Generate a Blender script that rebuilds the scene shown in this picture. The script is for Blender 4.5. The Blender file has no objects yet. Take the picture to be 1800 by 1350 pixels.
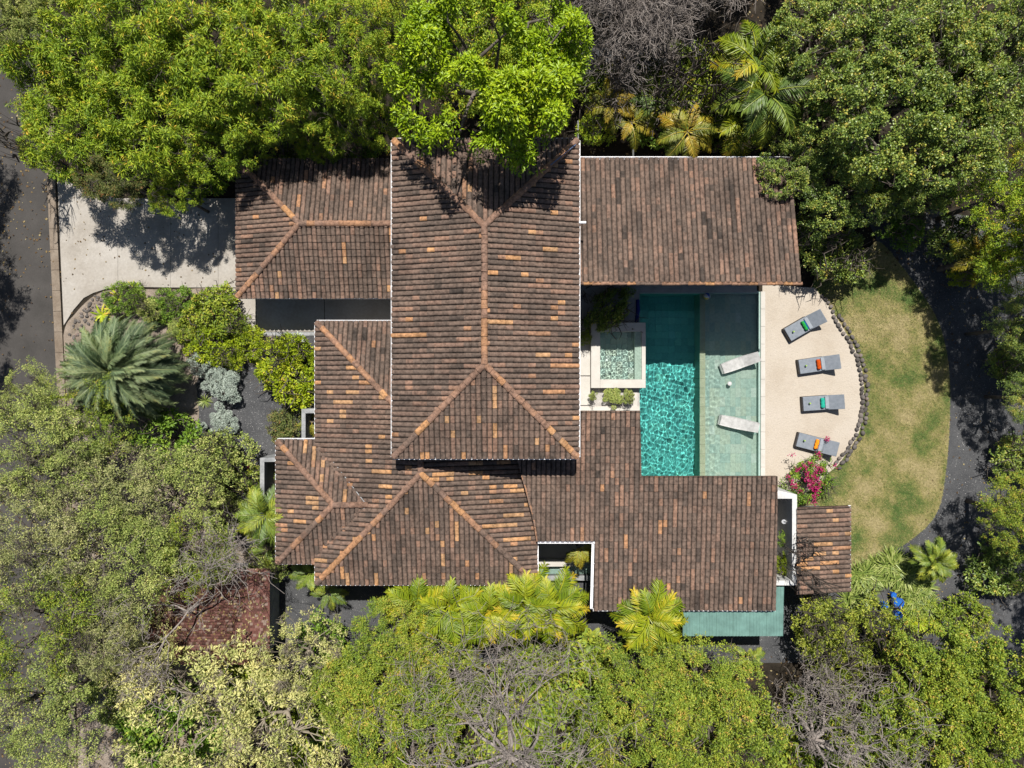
import bpy, bmesh, math, random
import numpy as np
from mathutils import Vector, Matrix

SC = bpy.context.scene
COL = SC.collection
random.seed(7)
RNG = np.random.default_rng(7)

# ------------------------------------------------------------------ camera, sky, sun, exposure
D = 35.0                      # flying height of the drone above the ground, metres
FPX = 1260.0                  # focal length in pixels of the 1800 px wide photograph
cam = bpy.data.cameras.new('camera')
cam.sensor_width = 36.0
cam.lens = 25.2
cam.clip_end = 2000.0
cam_o = bpy.data.objects.new('camera', cam)
cam_o.location = (0, 0, D)
cam_o.rotation_euler = (0, 0, 0)
COL.objects.link(cam_o)
SC.camera = cam_o

SUN_EL = math.radians(63.5)
world = bpy.data.worlds.new('World')
SC.world = world
world.use_nodes = True
wn = world.node_tree
sky = wn.nodes.new('ShaderNodeTexSky')
sky.sky_type = 'NISHITA'
sky.sun_disc = False
sky.sun_elevation = SUN_EL
sky.sun_rotation = 0.0
bg = wn.nodes['Background']
bg.inputs['Strength'].default_value = 0.052
wn.links.new(sky.outputs[0], bg.inputs[0])
sun = bpy.data.lights.new('sun', 'SUN')
sun.energy = 4.9
sun.angle = math.radians(0.5)
sun.color = (1.0, 0.955, 0.88)
sun_o = bpy.data.objects.new('sun', sun)
sun_o.rotation_euler = (-(math.pi / 2 - SUN_EL), 0, 0)
sun_o.location = (0, 30, 60)
COL.objects.link(sun_o)
SC.view_settings.view_transform = 'Standard'
SC.view_settings.look = 'None'
SC.view_settings.gamma = 1.0
SC.view_settings.use_curve_mapping = False
SC.view_settings.exposure = 0.55
SC.render.engine = 'CYCLES'
SC.cycles.max_bounces = 9
SC.cycles.diffuse_bounces = 5
SC.cycles.glossy_bounces = 2
SC.cycles.transmission_bounces = 6
SC.cycles.transparent_max_bounces = 12
SC.cycles.use_denoising = True
SC.cycles.denoiser = 'OPENIMAGEDENOISE'
SC.cycles.denoising_input_passes = 'RGB_ALBEDO_NORMAL'


def at(px, py, z=0.0):
    """Real position of what the photograph shows at pixel (px, py) when it stands at height z."""
    s = (D - z) / FPX
    return Vector(((px - 900) * s, (675 - py) * s, z))


ALB = 0.7       # the photograph is exposed half a stop up: base colours stay at their real, darker values


# ------------------------------------------------------------------ small helpers
def nd(nt, kind, **kw):
    n = nt.nodes.new(kind)
    for k, v in kw.items():
        if k in ('operation', 'blend_type', 'data_type', 'feature', 'attribute_name', 'noise_dimensions', 'wave_type', 'bands_direction'):
            setattr(n, k, v)
        else:
            n.inputs[k].default_value = v
    return n


def ramp(nt, fac, stops):
    r = nt.nodes.new('ShaderNodeValToRGB')
    e = r.color_ramp.elements
    while len(e) < len(stops):
        e.new(0.5)
    for el, (p, c) in zip(e, stops):
        el.position = p
        el.color = (*c, 1)
    nt.links.new(fac, r.inputs[0])
    return r.outputs[0]


def base_mat(name, rough=0.8, spec=0.3):
    m = bpy.data.materials.new(name)
    m.use_nodes = True
    nt = m.node_tree
    b = nt.nodes['Principled BSDF']
    b.inputs['Roughness'].default_value = rough
    b.inputs['Specular IOR Level'].default_value = spec
    return m, nt, b


def pos_of(nt, scale=1.0):
    g = nt.nodes.new('ShaderNodeNewGeometry')
    return g.outputs['Position']


def noise(nt, vec, scale, detail=3.0, rough=0.55):
    n = nd(nt, 'ShaderNodeTexNoise', Scale=scale, Detail=detail, Roughness=rough)
    nt.links.new(vec, n.inputs['Vector'])
    return n.outputs['Fac']


def mixc(nt, fac, a, b, mode='MIX'):
    m = nt.nodes.new('ShaderNodeMix')
    m.data_type = 'RGBA'
    m.blend_type = mode
    for sock, v in ((m.inputs[0], fac), (m.inputs[6], a), (m.inputs[7], b)):
        if isinstance(v, bpy.types.NodeSocket):
            nt.links.new(v, sock)
        elif isinstance(v, (int, float)):
            sock.default_value = v
        else:
            sock.default_value = (*v, 1)
    return m.outputs[2]


def bump(nt, b, h, strength=0.3, dist=0.02):
    n = nd(nt, 'ShaderNodeBump', Strength=strength, Distance=dist)
    nt.links.new(h, n.inputs['Height'])
    nt.links.new(n.outputs[0], b.inputs['Normal'])


def noisy(name, stops, scale=3.0, detail=5.0, rough=0.85, spec=0.25, fine=None, bumps=0.0, bscale=60.0, bdist=0.02):
    """Material whose colour runs through stops along a world-space noise, with an optional fine speckle."""
    m, nt, b = base_mat(name, rough, spec)
    stops = [(q, tuple(x * ALB for x in c_)) for q, c_ in stops]
    p = pos_of(nt)
    c = ramp(nt, noise(nt, p, scale, detail, 0.6), stops)
    if fine:
        fs, amount, dark, light = fine
        f = ramp(nt, noise(nt, p, fs, 2.0, 0.7), [(0.3, dark), (0.7, light)])
        c = mixc(nt, amount, c, f, 'OVERLAY')
    nt.links.new(c, b.inputs['Base Color'])
    if bumps:
        bump(nt, b, noise(nt, p, bscale, 3.0, 0.6), bumps, bdist)
    return m


def plain(name, c, rough=0.6, spec=0.3, metal=0.0, var=0.12, scale=9.0):
    """Nearly plain paint, fabric, metal: a light wear noise keeps it from being perfectly even."""
    m, nt, b = base_mat(name, rough, spec)
    b.inputs['Metallic'].default_value = metal
    c = tuple(x * (ALB if max(c) < .7 else 1) for x in c)
    lo = tuple(x * (1 - var) for x in c)
    hi = tuple(min(1, x * (1 + var)) for x in c)
    nt.links.new(ramp(nt, noise(nt, pos_of(nt), scale, 5.0, 0.65), [(0.3, lo), (0.7, hi)]), b.inputs['Base Color'])
    return m


def tone_mat(name, stops, rough=0.6, spec=0.3, trans=0.0, wob=0.25, wscale=0.7, gain=1.0):
    """Colour picked by the mesh's 'tone' attribute (a leaf's, a tile's own colour); trans lets light through a leaf."""
    m, nt, b = base_mat(name, rough, spec)
    stops = [(p, tuple(min(.8, x * gain * ALB) for x in c)) for p, c in stops]
    a = nt.nodes.new('ShaderNodeAttribute')
    a.attribute_name = 'tone'
    n = noise(nt, pos_of(nt), wscale, 3.0, 0.6)
    s = nd(nt, 'ShaderNodeMath', operation='MULTIPLY_ADD')
    nt.links.new(n, s.inputs[0])
    s.inputs[1].default_value = wob * 2
    nt.links.new(a.outputs['Fac'], s.inputs[2])
    s2 = nd(nt, 'ShaderNodeMath', operation='SUBTRACT')
    nt.links.new(s.outputs[0], s2.inputs[0])
    s2.inputs[1].default_value = wob
    c = ramp(nt, s2.outputs[0], stops)
    nt.links.new(c, b.inputs['Base Color'])
    if trans:
        t = nt.nodes.new('ShaderNodeBsdfTranslucent')
        bc = mixc(nt, 1.0, c, (1.0, 1.0, 0.4), 'MULTIPLY')
        nt.links.new(bc, t.inputs['Color'])
        mx = nt.nodes.new('ShaderNodeMixShader')
        mx.inputs[0].default_value = trans
        nt.links.new(b.outputs[0], mx.inputs[1])
        nt.links.new(t.outputs[0], mx.inputs[2])
        nt.links.new(mx.outputs[0], nt.nodes['Material Output'].inputs['Surface'])
    return m


def link(o, parent=None):
    COL.objects.link(o)
    if parent is not None:
        o.parent = parent
    return o


def tag(o, label=None, cat=None, group=None, kind=None):
    for k, v in (('label', label), ('category', cat), ('group', group), ('kind', kind)):
        if v:
            o[k] = v
    return o


def thing(name, loc, label, cat, group=None, rz=0.0):
    o = bpy.data.objects.new(name, None)
    o.empty_display_size = 0.2
    o.location = loc
    o.rotation_euler = (0, 0, rz)
    COL.objects.link(o)
    return tag(o, label, cat, group)


class MB:
    """Collects boxes, bars and tubes into ONE mesh."""

    def __init__(self):
        self.v, self.f, self.t = [], [], []
        self.tone = 0.5

    def add(self, vs, fs):
        k = len(self.v)
        self.v += [tuple(p) for p in vs]
        self.t += [self.tone] * len(vs)
        self.f += [tuple(i + k for i in f) for f in fs]
        return self

    def box(self, x0, x1, y0, y1, z0, z1, rot=0.0, c=(0, 0)):
        vs = [(x, y, z) for z in (z0, z1) for x, y in ((x0, y0), (x1, y0), (x1, y1), (x0, y1))]
        if rot:
            cs, sn = math.cos(rot), math.sin(rot)
            vs = [(c[0] + (x - c[0]) * cs - (y - c[1]) * sn, c[1] + (x - c[0]) * sn + (y - c[1]) * cs, z) for x, y, z in vs]
        return self.add(vs, [(3, 2, 1, 0), (4, 5, 6, 7), (0, 1, 5, 4), (1, 2, 6, 5), (2, 3, 7, 6), (3, 0, 4, 7)])

    def bar(self, a, b, w, h, up=(0, 0, 1)):
        a, b = Vector(a), Vector(b)
        d = (b - a).normalized()
        s = d.cross(Vector(up))
        if s.length < 1e-4:
            s = d.cross(Vector((1, 0, 0)))
        s.normalize()
        u = s.cross(d)
        vs = [p + s * (sx * w / 2) + u * (sz * h / 2) for p in (a, b) for sx, sz in ((-1, -1), (1, -1), (1, 1), (-1, 1))]
        return self.add(vs, [(0, 1, 2, 3), (7, 6, 5, 4), (0, 4, 5, 1), (1, 5, 6, 2), (2, 6, 7, 3), (3, 7, 4, 0)])

    def tube(self, pts, rads, n=6, cap=True):
        pts = [Vector(p) for p in pts]
        if isinstance(rads, (int, float)):
            rads = [rads] * len(pts)
        k = len(self.v)
        ref = None
        for i, p in enumerate(pts):
            d = (pts[min(i + 1, len(pts) - 1)] - pts[max(i - 1, 0)])
            if d.length < 1e-6:
                d = Vector((0, 0, 1))
            d.normalize()
            if ref is None:
                ref = d.cross(Vector((0.3, 0.5, 0.81)))
                if ref.length < 1e-3:
                    ref = d.cross(Vector((1, 0, 0)))
            s = (ref - d * ref.dot(d)).normalized()
            ref = s
            u = d.cross(s)
            for j in range(n):
                a = 2 * math.pi * j / n
                self.v.append(tuple(p + (s * math.cos(a) + u * math.sin(a)) * rads[i]))
                self.t.append(self.tone)
        for i in range(len(pts) - 1):
            for j in range(n):
                a, b = k + i * n + j, k + i * n + (j + 1) % n
                self.f.append((a, b, b + n, a + n))
        if cap:
            self.f.append(tuple(k + j for j in range(n))[::-1])
            self.f.append(tuple(k + (len(pts) - 1) * n + j for j in range(n)))
        return self

    def prism(self, pts, z0, z1):
        """Vertical prism over a plan outline; the outline may be given with one z per corner for the top."""
        n = len(pts)
        a = sum(pts[i][0] * pts[(i + 1) % n][1] - pts[(i + 1) % n][0] * pts[i][1] for i in range(n))
        if a < 0:
            pts = pts[::-1]
        vs = [(p[0], p[1], z0) for p in pts] + [(p[0], p[1], z1) for p in pts]
        fs = [tuple(range(n))[::-1], tuple(range(n, 2 * n))]
        fs += [(i, (i + 1) % n, n + (i + 1) % n, n + i) for i in range(n)]
        return self.add(vs, fs)

    def mesh(self, name, mat, smooth=False, bevel=0.0):
        me = bpy.data.meshes.new(name)
        me.from_pydata(self.v, [], self.f)
        at_ = me.attributes.new('tone', 'FLOAT', 'POINT')
        at_.data.foreach_set('value', np.array(self.t, dtype=np.float32))
        if mat:
            me.materials.append(mat)
        if smooth:
            me.polygons.foreach_set('use_smooth', [True] * len(me.polygons))
        if bevel:
            bm = bmesh.new()
            bm.from_mesh(me)
            bmesh.ops.bevel(bm, geom=[e for e in bm.edges if e.calc_face_angle(0) > 0.6], offset=bevel, segments=2, profile=0.6, affect='EDGES', clamp_overlap=True)
            bm.to_mesh(me)
            bm.free()
        me.update()
        return me

    def build(self, name, mat, parent=None, smooth=False, bevel=0.0):
        o = bpy.data.objects.new(name, self.mesh(name, mat, smooth, bevel))
        return link(o, parent)


def np_mesh(name, V, F, mat, tone=None, smooth=False):
    """Mesh from numpy arrays: V n x 3, F m x k (all faces with k corners)."""
    me = bpy.data.meshes.new(name)
    V = np.asarray(V, dtype=np.float32)
    F = np.asarray(F, dtype=np.int32)
    m, k = F.shape
    me.vertices.add(len(V))
    me.vertices.foreach_set('co', V.ravel())
    me.loops.add(m * k)
    me.loops.foreach_set('vertex_index', F.ravel())
    me.polygons.add(m)
    me.polygons.foreach_set('loop_start', np.arange(0, m * k, k, dtype=np.int32))
    if tone is not None:
        a = me.attributes.new('tone', 'FLOAT', 'POINT')
        a.data.foreach_set('value', np.asarray(tone, dtype=np.float32))
    if mat:
        me.materials.append(mat)
    me.update(calc_edges=True)
    if smooth:
        me.polygons.foreach_set('use_smooth', np.ones(m, dtype=bool))
    return me


def obj_of(name, me, parent=None, loc=None, rot=None, scale=None):
    o = bpy.data.objects.new(name, me)
    if loc is not None:
        o.location = loc
    if rot is not None:
        o.rotation_euler = rot
    if scale is not None:
        o.scale = scale if hasattr(scale, '__len__') else (scale,) * 3
    return link(o, parent)


def sheet(name, pts, z, mat, thick=0.0, kind='structure'):
    """A flat sheet (ngon) over a plan outline."""
    mb = MB()
    p2 = [(p[0], p[1]) for p in pts]
    if thick:
        mb.prism(p2, z - thick, z)
    else:
        n = len(p2)
        a = sum(p2[i][0] * p2[(i + 1) % n][1] - p2[(i + 1) % n][0] * p2[i][1] for i in range(n))
        if a < 0:
            p2 = p2[::-1]
        mb.add([(x, y, z) for x, y in p2], [tuple(range(n))])
    o = mb.build(name, mat)
    if kind:
        o['kind'] = kind
    return o


def spline(pts, n=8, closed=False):
    """Catmull-Rom through plan points."""
    P = [np.array(p[:2], float) for p in pts]
    m = len(P)
    out = []
    for i in range(m if closed else m - 1):
        a, b, c, d = P[(i - 1) % m] if closed or i else P[0], P[i], P[(i + 1) % m], P[(i + 2) % m] if closed or i + 2 < m else P[-1]
        for k in range(n):
            t = k / n
            out.append(0.5 * ((2 * b) + (c - a) * t + (2 * a - 5 * b + 4 * c - d) * t * t + (3 * b - a - 3 * c + d) * t ** 3))
    if not closed:
        out.append(P[-1])
    return [tuple(p) for p in out]


def inside(poly, x, y):
    """Even-odd test for numpy arrays x, y."""
    r = np.zeros(len(x), bool)
    n = len(poly)
    for i in range(n):
        x0, y0 = poly[i][:2]
        x1, y1 = poly[(i + 1) % n][:2]
        if y0 == y1:
            continue
        c = ((y0 > y) != (y1 > y)) & (x < (x1 - x0) * (y - y0) / (y1 - y0) + x0)
        r ^= c
    return r


def scatter(poly, n, rng=RNG):
    P = np.array([p[:2] for p in poly])
    lo, hi = P.min(0), P.max(0)
    q = rng.uniform(lo, hi, (n * 3 + 50, 2))
    q = q[inside(poly, q[:, 0], q[:, 1])]
    return q[:n]
# ------------------------------------------------------------------ materials
M = {}
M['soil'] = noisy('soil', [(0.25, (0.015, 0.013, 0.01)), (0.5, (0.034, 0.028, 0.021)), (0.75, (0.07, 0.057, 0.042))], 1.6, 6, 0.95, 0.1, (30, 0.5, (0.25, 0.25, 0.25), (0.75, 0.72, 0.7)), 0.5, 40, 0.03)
M['pale_soil'] = noisy('pale_soil', [(0.3, (0.2, 0.165, 0.13)), (0.55, (0.34, 0.285, 0.235)), (0.8, (0.46, 0.4, 0.34))], 1.3, 6, 0.95, 0.1, (45, 0.7, (0.2, 0.2, 0.2), (0.8, 0.78, 0.76)), 0.6, 40, 0.03)
M['gravel'] = noisy('grey_gravel', [(0.3, (0.07, 0.072, 0.077)), (0.55, (0.098, 0.1, 0.105)), (0.8, (0.135, 0.136, 0.14))], 0.8, 5, 0.95, 0.15, (38, 0.75, (0.22, 0.22, 0.23), (0.82, 0.82, 0.82)), 0.8, 45, 0.03)
M['asphalt'] = noisy('asphalt', [(0.3, (0.06, 0.056, 0.053)), (0.7, (0.095, 0.088, 0.083))], 0.7, 6, 0.9, 0.2, (50, 0.5, (0.3, 0.3, 0.3), (0.7, 0.7, 0.7)), 0.3, 80, 0.01)
M['concrete'] = noisy('pale_concrete', [(0.22, (0.31, 0.275, 0.235)), (0.42, (0.43, 0.395, 0.35)), (0.62, (0.49, 0.46, 0.42)), (0.85, (0.54, 0.51, 0.47))], 0.55, 8, 0.85, 0.25, (9, 0.3, (0.35, 0.34, 0.33), (0.66, 0.66, 0.66)), 0.15, 30, 0.01)
M['kerb'] = noisy('kerb_concrete', [(0.3, (0.2, 0.155, 0.115)), (0.7, (0.33, 0.275, 0.22))], 1.2, 6, 0.9, 0.2, (14, 0.4, (0.3, 0.3, 0.3), (0.7, 0.7, 0.7)), 0.2, 30, 0.01)
M['sand'] = noisy('coral_sand', [(0.25, (0.49, 0.42, 0.34)), (0.5, (0.57, 0.505, 0.425)), (0.8, (0.62, 0.56, 0.49))], 0.5, 5, 0.95, 0.15, (26, 0.3, (0.36, 0.35, 0.34), (0.66, 0.65, 0.64)), 0.5, 12, 0.05)
M['lawn'] = noisy('dry_lawn', [(0.36, (0.1, 0.165, 0.045)), (0.45, (0.2, 0.225, 0.07)), (0.52, (0.32, 0.285, 0.115)), (0.64, (0.44, 0.37, 0.2))], 0.55, 10, 0.95, 0.1, (34, 0.6, (0.25, 0.27, 0.22), (0.75, 0.73, 0.7)), 0.7, 55, 0.03)
M['render'] = noisy('white_render', [(0.25, (0.55, 0.55, 0.54)), (0.5, (0.7, 0.7, 0.69)), (0.8, (0.76, 0.76, 0.75))], 1.5, 6, 0.85, 0.2, (12, 0.25, (0.35, 0.35, 0.35), (0.65, 0.65, 0.65)), 0.1, 30, 0.01)
M['old_render'] = noisy('stained_grey_render', [(0.25, (0.2, 0.21, 0.22)), (0.5, (0.36, 0.37, 0.38)), (0.8, (0.5, 0.5, 0.5))], 2.5, 8, 0.9, 0.2, (14, 0.4, (0.3, 0.3, 0.3), (0.7, 0.7, 0.7)), 0.2, 30, 0.01)
M['beige_wall'] = plain('beige_render', (0.4, 0.37, 0.31), 0.85)
M['white_stone'] = noisy('white_stone', [(0.25, (0.56, 0.53, 0.48)), (0.6, (0.65, 0.62, 0.57)), (0.85, (0.7, 0.67, 0.63))], 1.8, 6, 0.7, 0.3, (16, 0.2, (0.4, 0.4, 0.4), (0.6, 0.6, 0.6)))
M['white_gravel'] = noisy('white_gravel', [(0.3, (0.46, 0.43, 0.4)), (0.7, (0.64, 0.61, 0.58))], 5, 5, 0.9, 0.2, (60, 0.8, (0.2, 0.2, 0.2), (0.75, 0.75, 0.75)), 0.8, 50, 0.03)
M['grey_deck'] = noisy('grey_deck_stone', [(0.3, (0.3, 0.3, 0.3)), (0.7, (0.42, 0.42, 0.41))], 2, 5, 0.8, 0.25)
M['gutter'] = plain('white_gutter', (0.78, 0.78, 0.8), 0.4, 0.4, var=0.08)
M['wood'] = plain('dark_wood', (0.07, 0.045, 0.03), 0.7)
M['warm_wood'] = plain('golden_wood', (0.5, 0.3, 0.09), 0.5)
M['dark_red'] = plain('dark_red_paint', (0.12, 0.02, 0.015), 0.6)
M['steel'] = plain('brushed_steel', (0.62, 0.63, 0.65), 0.3, 0.5, 0.8)
M['bark'] = noisy('grey_bark', [(0.3, (0.1, 0.082, 0.068)), (0.6, (0.2, 0.17, 0.145)), (0.8, (0.29, 0.255, 0.22))], 4, 5, 0.9, 0.2)
M['dead_bark'] = noisy('bleached_bark', [(0.25, (0.2, 0.165, 0.15)), (0.5, (0.36, 0.315, 0.285)), (0.8, (0.5, 0.45, 0.41))], 2.5, 5, 0.9, 0.2)
M['pale_bark'] = noisy('pale_bark', [(0.3, (0.23, 0.19, 0.14)), (0.7, (0.42, 0.37, 0.29))], 3, 5, 0.9, 0.2)
M['dark_twig'] = noisy('dark_twig', [(0.3, (0.085, 0.07, 0.058)), (0.7, (0.17, 0.145, 0.125))], 3, 5, 0.9, 0.2)

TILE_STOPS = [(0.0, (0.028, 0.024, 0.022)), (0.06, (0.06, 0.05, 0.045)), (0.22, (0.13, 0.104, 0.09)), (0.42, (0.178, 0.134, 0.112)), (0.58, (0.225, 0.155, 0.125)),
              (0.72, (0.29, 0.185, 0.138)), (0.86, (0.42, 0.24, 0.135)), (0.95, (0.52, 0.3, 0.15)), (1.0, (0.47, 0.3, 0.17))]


def tile_material():
    m, nt, b = base_mat('clay_tile', 0.85, 0.25)
    a = nt.nodes.new('ShaderNodeAttribute')
    a.attribute_name = 'tone'
    p = pos_of(nt)
    n = noise(nt, p, 0.55, 4.0, 0.6)
    s = nd(nt, 'ShaderNodeMath', operation='MULTIPLY_ADD')
    nt.links.new(n, s.inputs[0])
    s.inputs[1].default_value = 0.36
    nt.links.new(a.outputs['Fac'], s.inputs[2])
    s2 = nd(nt, 'ShaderNodeMath', operation='SUBTRACT')
    nt.links.new(s.outputs[0], s2.inputs[0])
    s2.inputs[1].default_value = 0.18
    c = ramp(nt, s2.outputs[0], [(q, (c_[0] * ALB * 1.03, c_[1] * ALB * 0.97, c_[2] * ALB * 0.92)) for q, c_ in TILE_STOPS])
    grime = ramp(nt, noise(nt, p, 7.0, 6.0, 0.75), [(0.36, (0.2, 0.19, 0.18)), (0.52, (0.53, 0.52, 0.51)), (0.68, (0.78, 0.76, 0.74))])
    c = mixc(nt, 0.85, c, grime, 'OVERLAY')
    soot = ramp(nt, noise(nt, p, 0.8, 6.0, 0.65), [(0.36, (0.3, 0.3, 0.3)), (0.5, (0.5, 0.5, 0.5)), (0.66, (0.64, 0.62, 0.6))])
    c = mixc(nt, 0.7, c, soot, 'OVERLAY')
    lichen = ramp(nt, noise(nt, p, 22.0, 4.0, 0.7), [(0.64, (0, 0, 0)), (0.72, (1, 1, 1))])
    c = mixc(nt, lichen, c, (0.2, 0.18, 0.155))
    nt.links.new(c, b.inputs['Base Color'])
    bump(nt, b, noise(nt, p, 35.0, 4.0, 0.7), 0.35, 0.01)
    return m


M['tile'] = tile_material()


def pool_tile_material():
    m, nt, b = base_mat('green_pool_stone', 0.5, 0.3)
    a = nt.nodes.new('ShaderNodeAttribute')
    a.attribute_name = 'tone'
    p = pos_of(nt)
    c = ramp(nt, a.outputs['Fac'], [(0.0, (0.209, 0.295, 0.266)), (0.35, (0.259, 0.367, 0.331)), (0.6, (0.31, 0.41, 0.36)), (0.8, (0.346, 0.418, 0.346)), (1.0, (0.389, 0.468, 0.425))])
    g = ramp(nt, noise(nt, p, 9.0, 5.0, 0.7), [(0.3, (0.36, 0.36, 0.36)), (0.7, (0.62, 0.62, 0.62))])
    c = mixc(nt, 0.6, c, g, 'OVERLAY')
    nt.links.new(c, b.inputs['Base Color'])
    return m


M['pool_tile'] = pool_tile_material()

# ------------------------------------------------------------------ ground, road, paths
# the pool pit is a hole in the ground sheet
PX0, PX1, PY0, PY1 = at(1125, 0).x, at(1333.5, 0).x, at(0, 848).y, at(0, 516).y      # pool outline
gb = MB()
B = 400
o_ = [(-B, -B), (B, -B), (B, B), (-B, B)]
i_ = [(PX0 - .1, PY0 - .1), (PX1 + .1, PY0 - .1), (PX1 + .1, PY1 + .1), (PX0 - .1, PY1 + .1)]
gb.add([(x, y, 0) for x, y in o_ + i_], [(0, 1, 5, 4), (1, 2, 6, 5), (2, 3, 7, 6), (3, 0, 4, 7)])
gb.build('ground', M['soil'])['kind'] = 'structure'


def pxs(*pts, z=0.0):
    return [tuple(at(x, y, z)[:2]) for x, y in pts]


# road with kerb on the left
road_edge = pxs((74, -400), (80, 100), (84, 330), (98, 620), (112, 900), (130, 1700))
sheet('road', [(-60, road_edge[0][1])] + road_edge + [(-60, road_edge[-1][1])], 0.012, M['asphalt'])
kerb = MB()
for k, (off0, off1, z) in enumerate(((0, .17, .05), (.175, .42, .1))):
    for a, b in zip(road_edge, road_edge[1:]):
        n = max(1, int((Vector(a) - Vector(b)).length / 1.0))
        for j in range(n):
            p = Vector(a).lerp(Vector(b), j / n + .001)
            q = Vector(a).lerp(Vector(b), (j + 1) / n - .001)
            kerb.prism([(p.x + off0, p.y), (p.x + off1, p.y), (q.x + off1, q.y), (q.x + off0, q.y)], -.05, z)
kb = kerb.build('kerb', M['kerb'])
kb['kind'] = 'structure'

# driveway: concrete slabs with open joints between them
dwo = bpy.data.objects.new('driveway', None)
COL.objects.link(dwo)
dwo['kind'] = 'structure'
slabs = [
    [(101, 300), (157, 338), (208, 349), (208, 505), (190, 507), (165, 515), (148, 524), (130, 545), (113, 572)],
    [(208.4, 349), (300, 349), (300, 505.5), (208.4, 504)],
    [(300.4, 349), (384, 349), (384, 505.5), (300.4, 505.5)],
    [(384.4, 349), (450, 349), (450, 505.5), (384.4, 505.5)],
    [(398, 507), (450, 507), (450, 583), (420, 583), (410, 560), (398, 545)],
    [(451.2, 349), (570, 349), (570, 583), (451.2, 583)],
    [(571.2, 349), (688, 349), (688, 583), (571.2, 583)],
]
for s_ in slabs:
    o = sheet('slab', pxs(*s_), 0.05, M['concrete'], .1, None)
    o.parent = dwo
st = MB().box(at(452, 0).x, at(690, 0).x, at(0, 590).y, at(0, 584).y, -.05, .03)
st.build('step', M['old_render'], dwo)

# gravel: the right-hand path, the strip south of the house, the path west of it
sheet('gravel_path', pxs(*spline([(1500, 330), (1585, 360), (1700, 380), (1850, 420), (1900, 700), (1900, 1000), (1850, 1180), (1560, 1160), (1380, 1165), (1040, 1165), (760, 1170), (560, 1180), (468, 1160), (470, 1030), (540, 1000), (900, 960), (1300, 940), (1480, 905), (1600, 800), (1560, 480)], 5, True)), 0.006, M['gravel'])
sheet('gravel_forecourt', pxs(*spline([(345, 660), (392, 640), (455, 605), (520, 575), (570, 590), (560, 790), (500, 900), (440, 985), (395, 950), (420, 850), (395, 790), (345, 760)], 5, True)), 0.006, M['gravel'])
sheet('gravel_lane', pxs((950, 70), (1250, 70), (1320, 110), (1200, 160), (950, 140)), 0.006, M['gravel'])
# planting bed with its pale soil beside the drive
bed_pts = spline([(112, 588), (132, 552), (166, 520), (205, 509), (300, 509), (396, 509), (397, 548), (420, 590), (478, 588), (478, 612), (430, 640), (350, 660), (340, 760), (200, 760), (112, 700)], 5, True)
sheet('planting_bed', pxs(*bed_pts), 0.012, M['pale_soil'])
sheet('dry_verge', pxs((118, 700), (340, 770), (430, 960), (470, 1010), (470, 1180), (300, 1700), (125, 1700)), 0.009, M['pale_soil'])
# lawn and sand
LAWN = pxs(*spline([(1440, 470), (1470, 452), (1520, 440), (1545, 425), (1580, 462), (1620, 516), (1650, 568), (1667, 640), (1669, 735), (1662, 831), (1645, 904), (1597, 952), (1545, 981), (1505, 1010), (1470, 1000), (1400, 960), (1380, 880), (1440, 830), (1480, 780), (1500, 680), (1480, 590), (1430, 520)], 5, True))
sheet('lawn', LAWN, 0.014, M['lawn'])
ROCKLINE = pxs(*spline([(1444, 521), (1451, 529), (1469, 556), (1486, 584), (1502, 613), (1513, 643), (1518, 676), (1518, 709), (1515, 737), (1508, 764), (1495, 786), (1482, 805), (1472, 818), (1455, 832)], 5))
SAND = pxs((1340, 500)) + pxs((1432, 506)) + ROCKLINE + pxs((1430, 880), (1340, 880))
sheet('sand', SAND, 0.022, M['sand'])
# paving under the eaves north-west of the pool
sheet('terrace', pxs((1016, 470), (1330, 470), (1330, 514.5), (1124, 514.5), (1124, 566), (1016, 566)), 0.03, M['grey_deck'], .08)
sheet('white_gravel_bed', pxs((1016, 566), (1124, 566), (1124, 760), (1016, 760)), 0.018, M['white_gravel'])

# ------------------------------------------------------------------ pool
WL = -0.07


def water_material(name, tint):
    """Clear water: a smooth refracting surface; the sun is focused through it onto the floor (shadow caustics)."""
    m = bpy.data.materials.new(name)
    m.use_nodes = True
    nt = m.node_tree
    nt.nodes.remove(nt.nodes['Principled BSDF'])
    g = nd(nt, 'ShaderNodeBsdfGlass', IOR=1.33, Roughness=0.0)
    g.inputs[0].default_value = (*tint, 1)
    nt.links.new(g.outputs[0], nt.nodes['Material Output'].inputs['Surface'])
    return m


sun.cycles.is_caustics_light = True
M['deep_water'] = water_material('deep_pool_water', (0.52, 0.99, 1.0))
M['water'] = water_material('shallow_pool_water', (0.95, 0.995, 0.98))


def wave_height(X, Y, amp, srcs, rng, lam=(0.16, 0.55), n=46):
    H = np.zeros_like(X)
    for _ in range(9):
        l, a = rng.uniform(.55, 1.5), rng.uniform(0, 6.28)
        H += 1.5 * l * np.sin(2 * math.pi / l * (X * math.cos(a) + Y * math.sin(a)) + rng.uniform(0, 6.28))
    for _ in range(n):
        l = rng.uniform(*lam)
        a = rng.uniform(0, 2 * math.pi)
        k = 2 * math.pi / l
        H += l * np.sin(k * (X * math.cos(a) + Y * math.sin(a)) + rng.uniform(0, 6.28))
    H *= 1 / math.sqrt(n)
    for sx, sy, l, w in srcs:
        r = np.hypot(X - sx, Y - sy)
        H += w * l * np.sin(2 * math.pi * r / l) * np.exp(-r / 2.5)
    return amp * H


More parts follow.
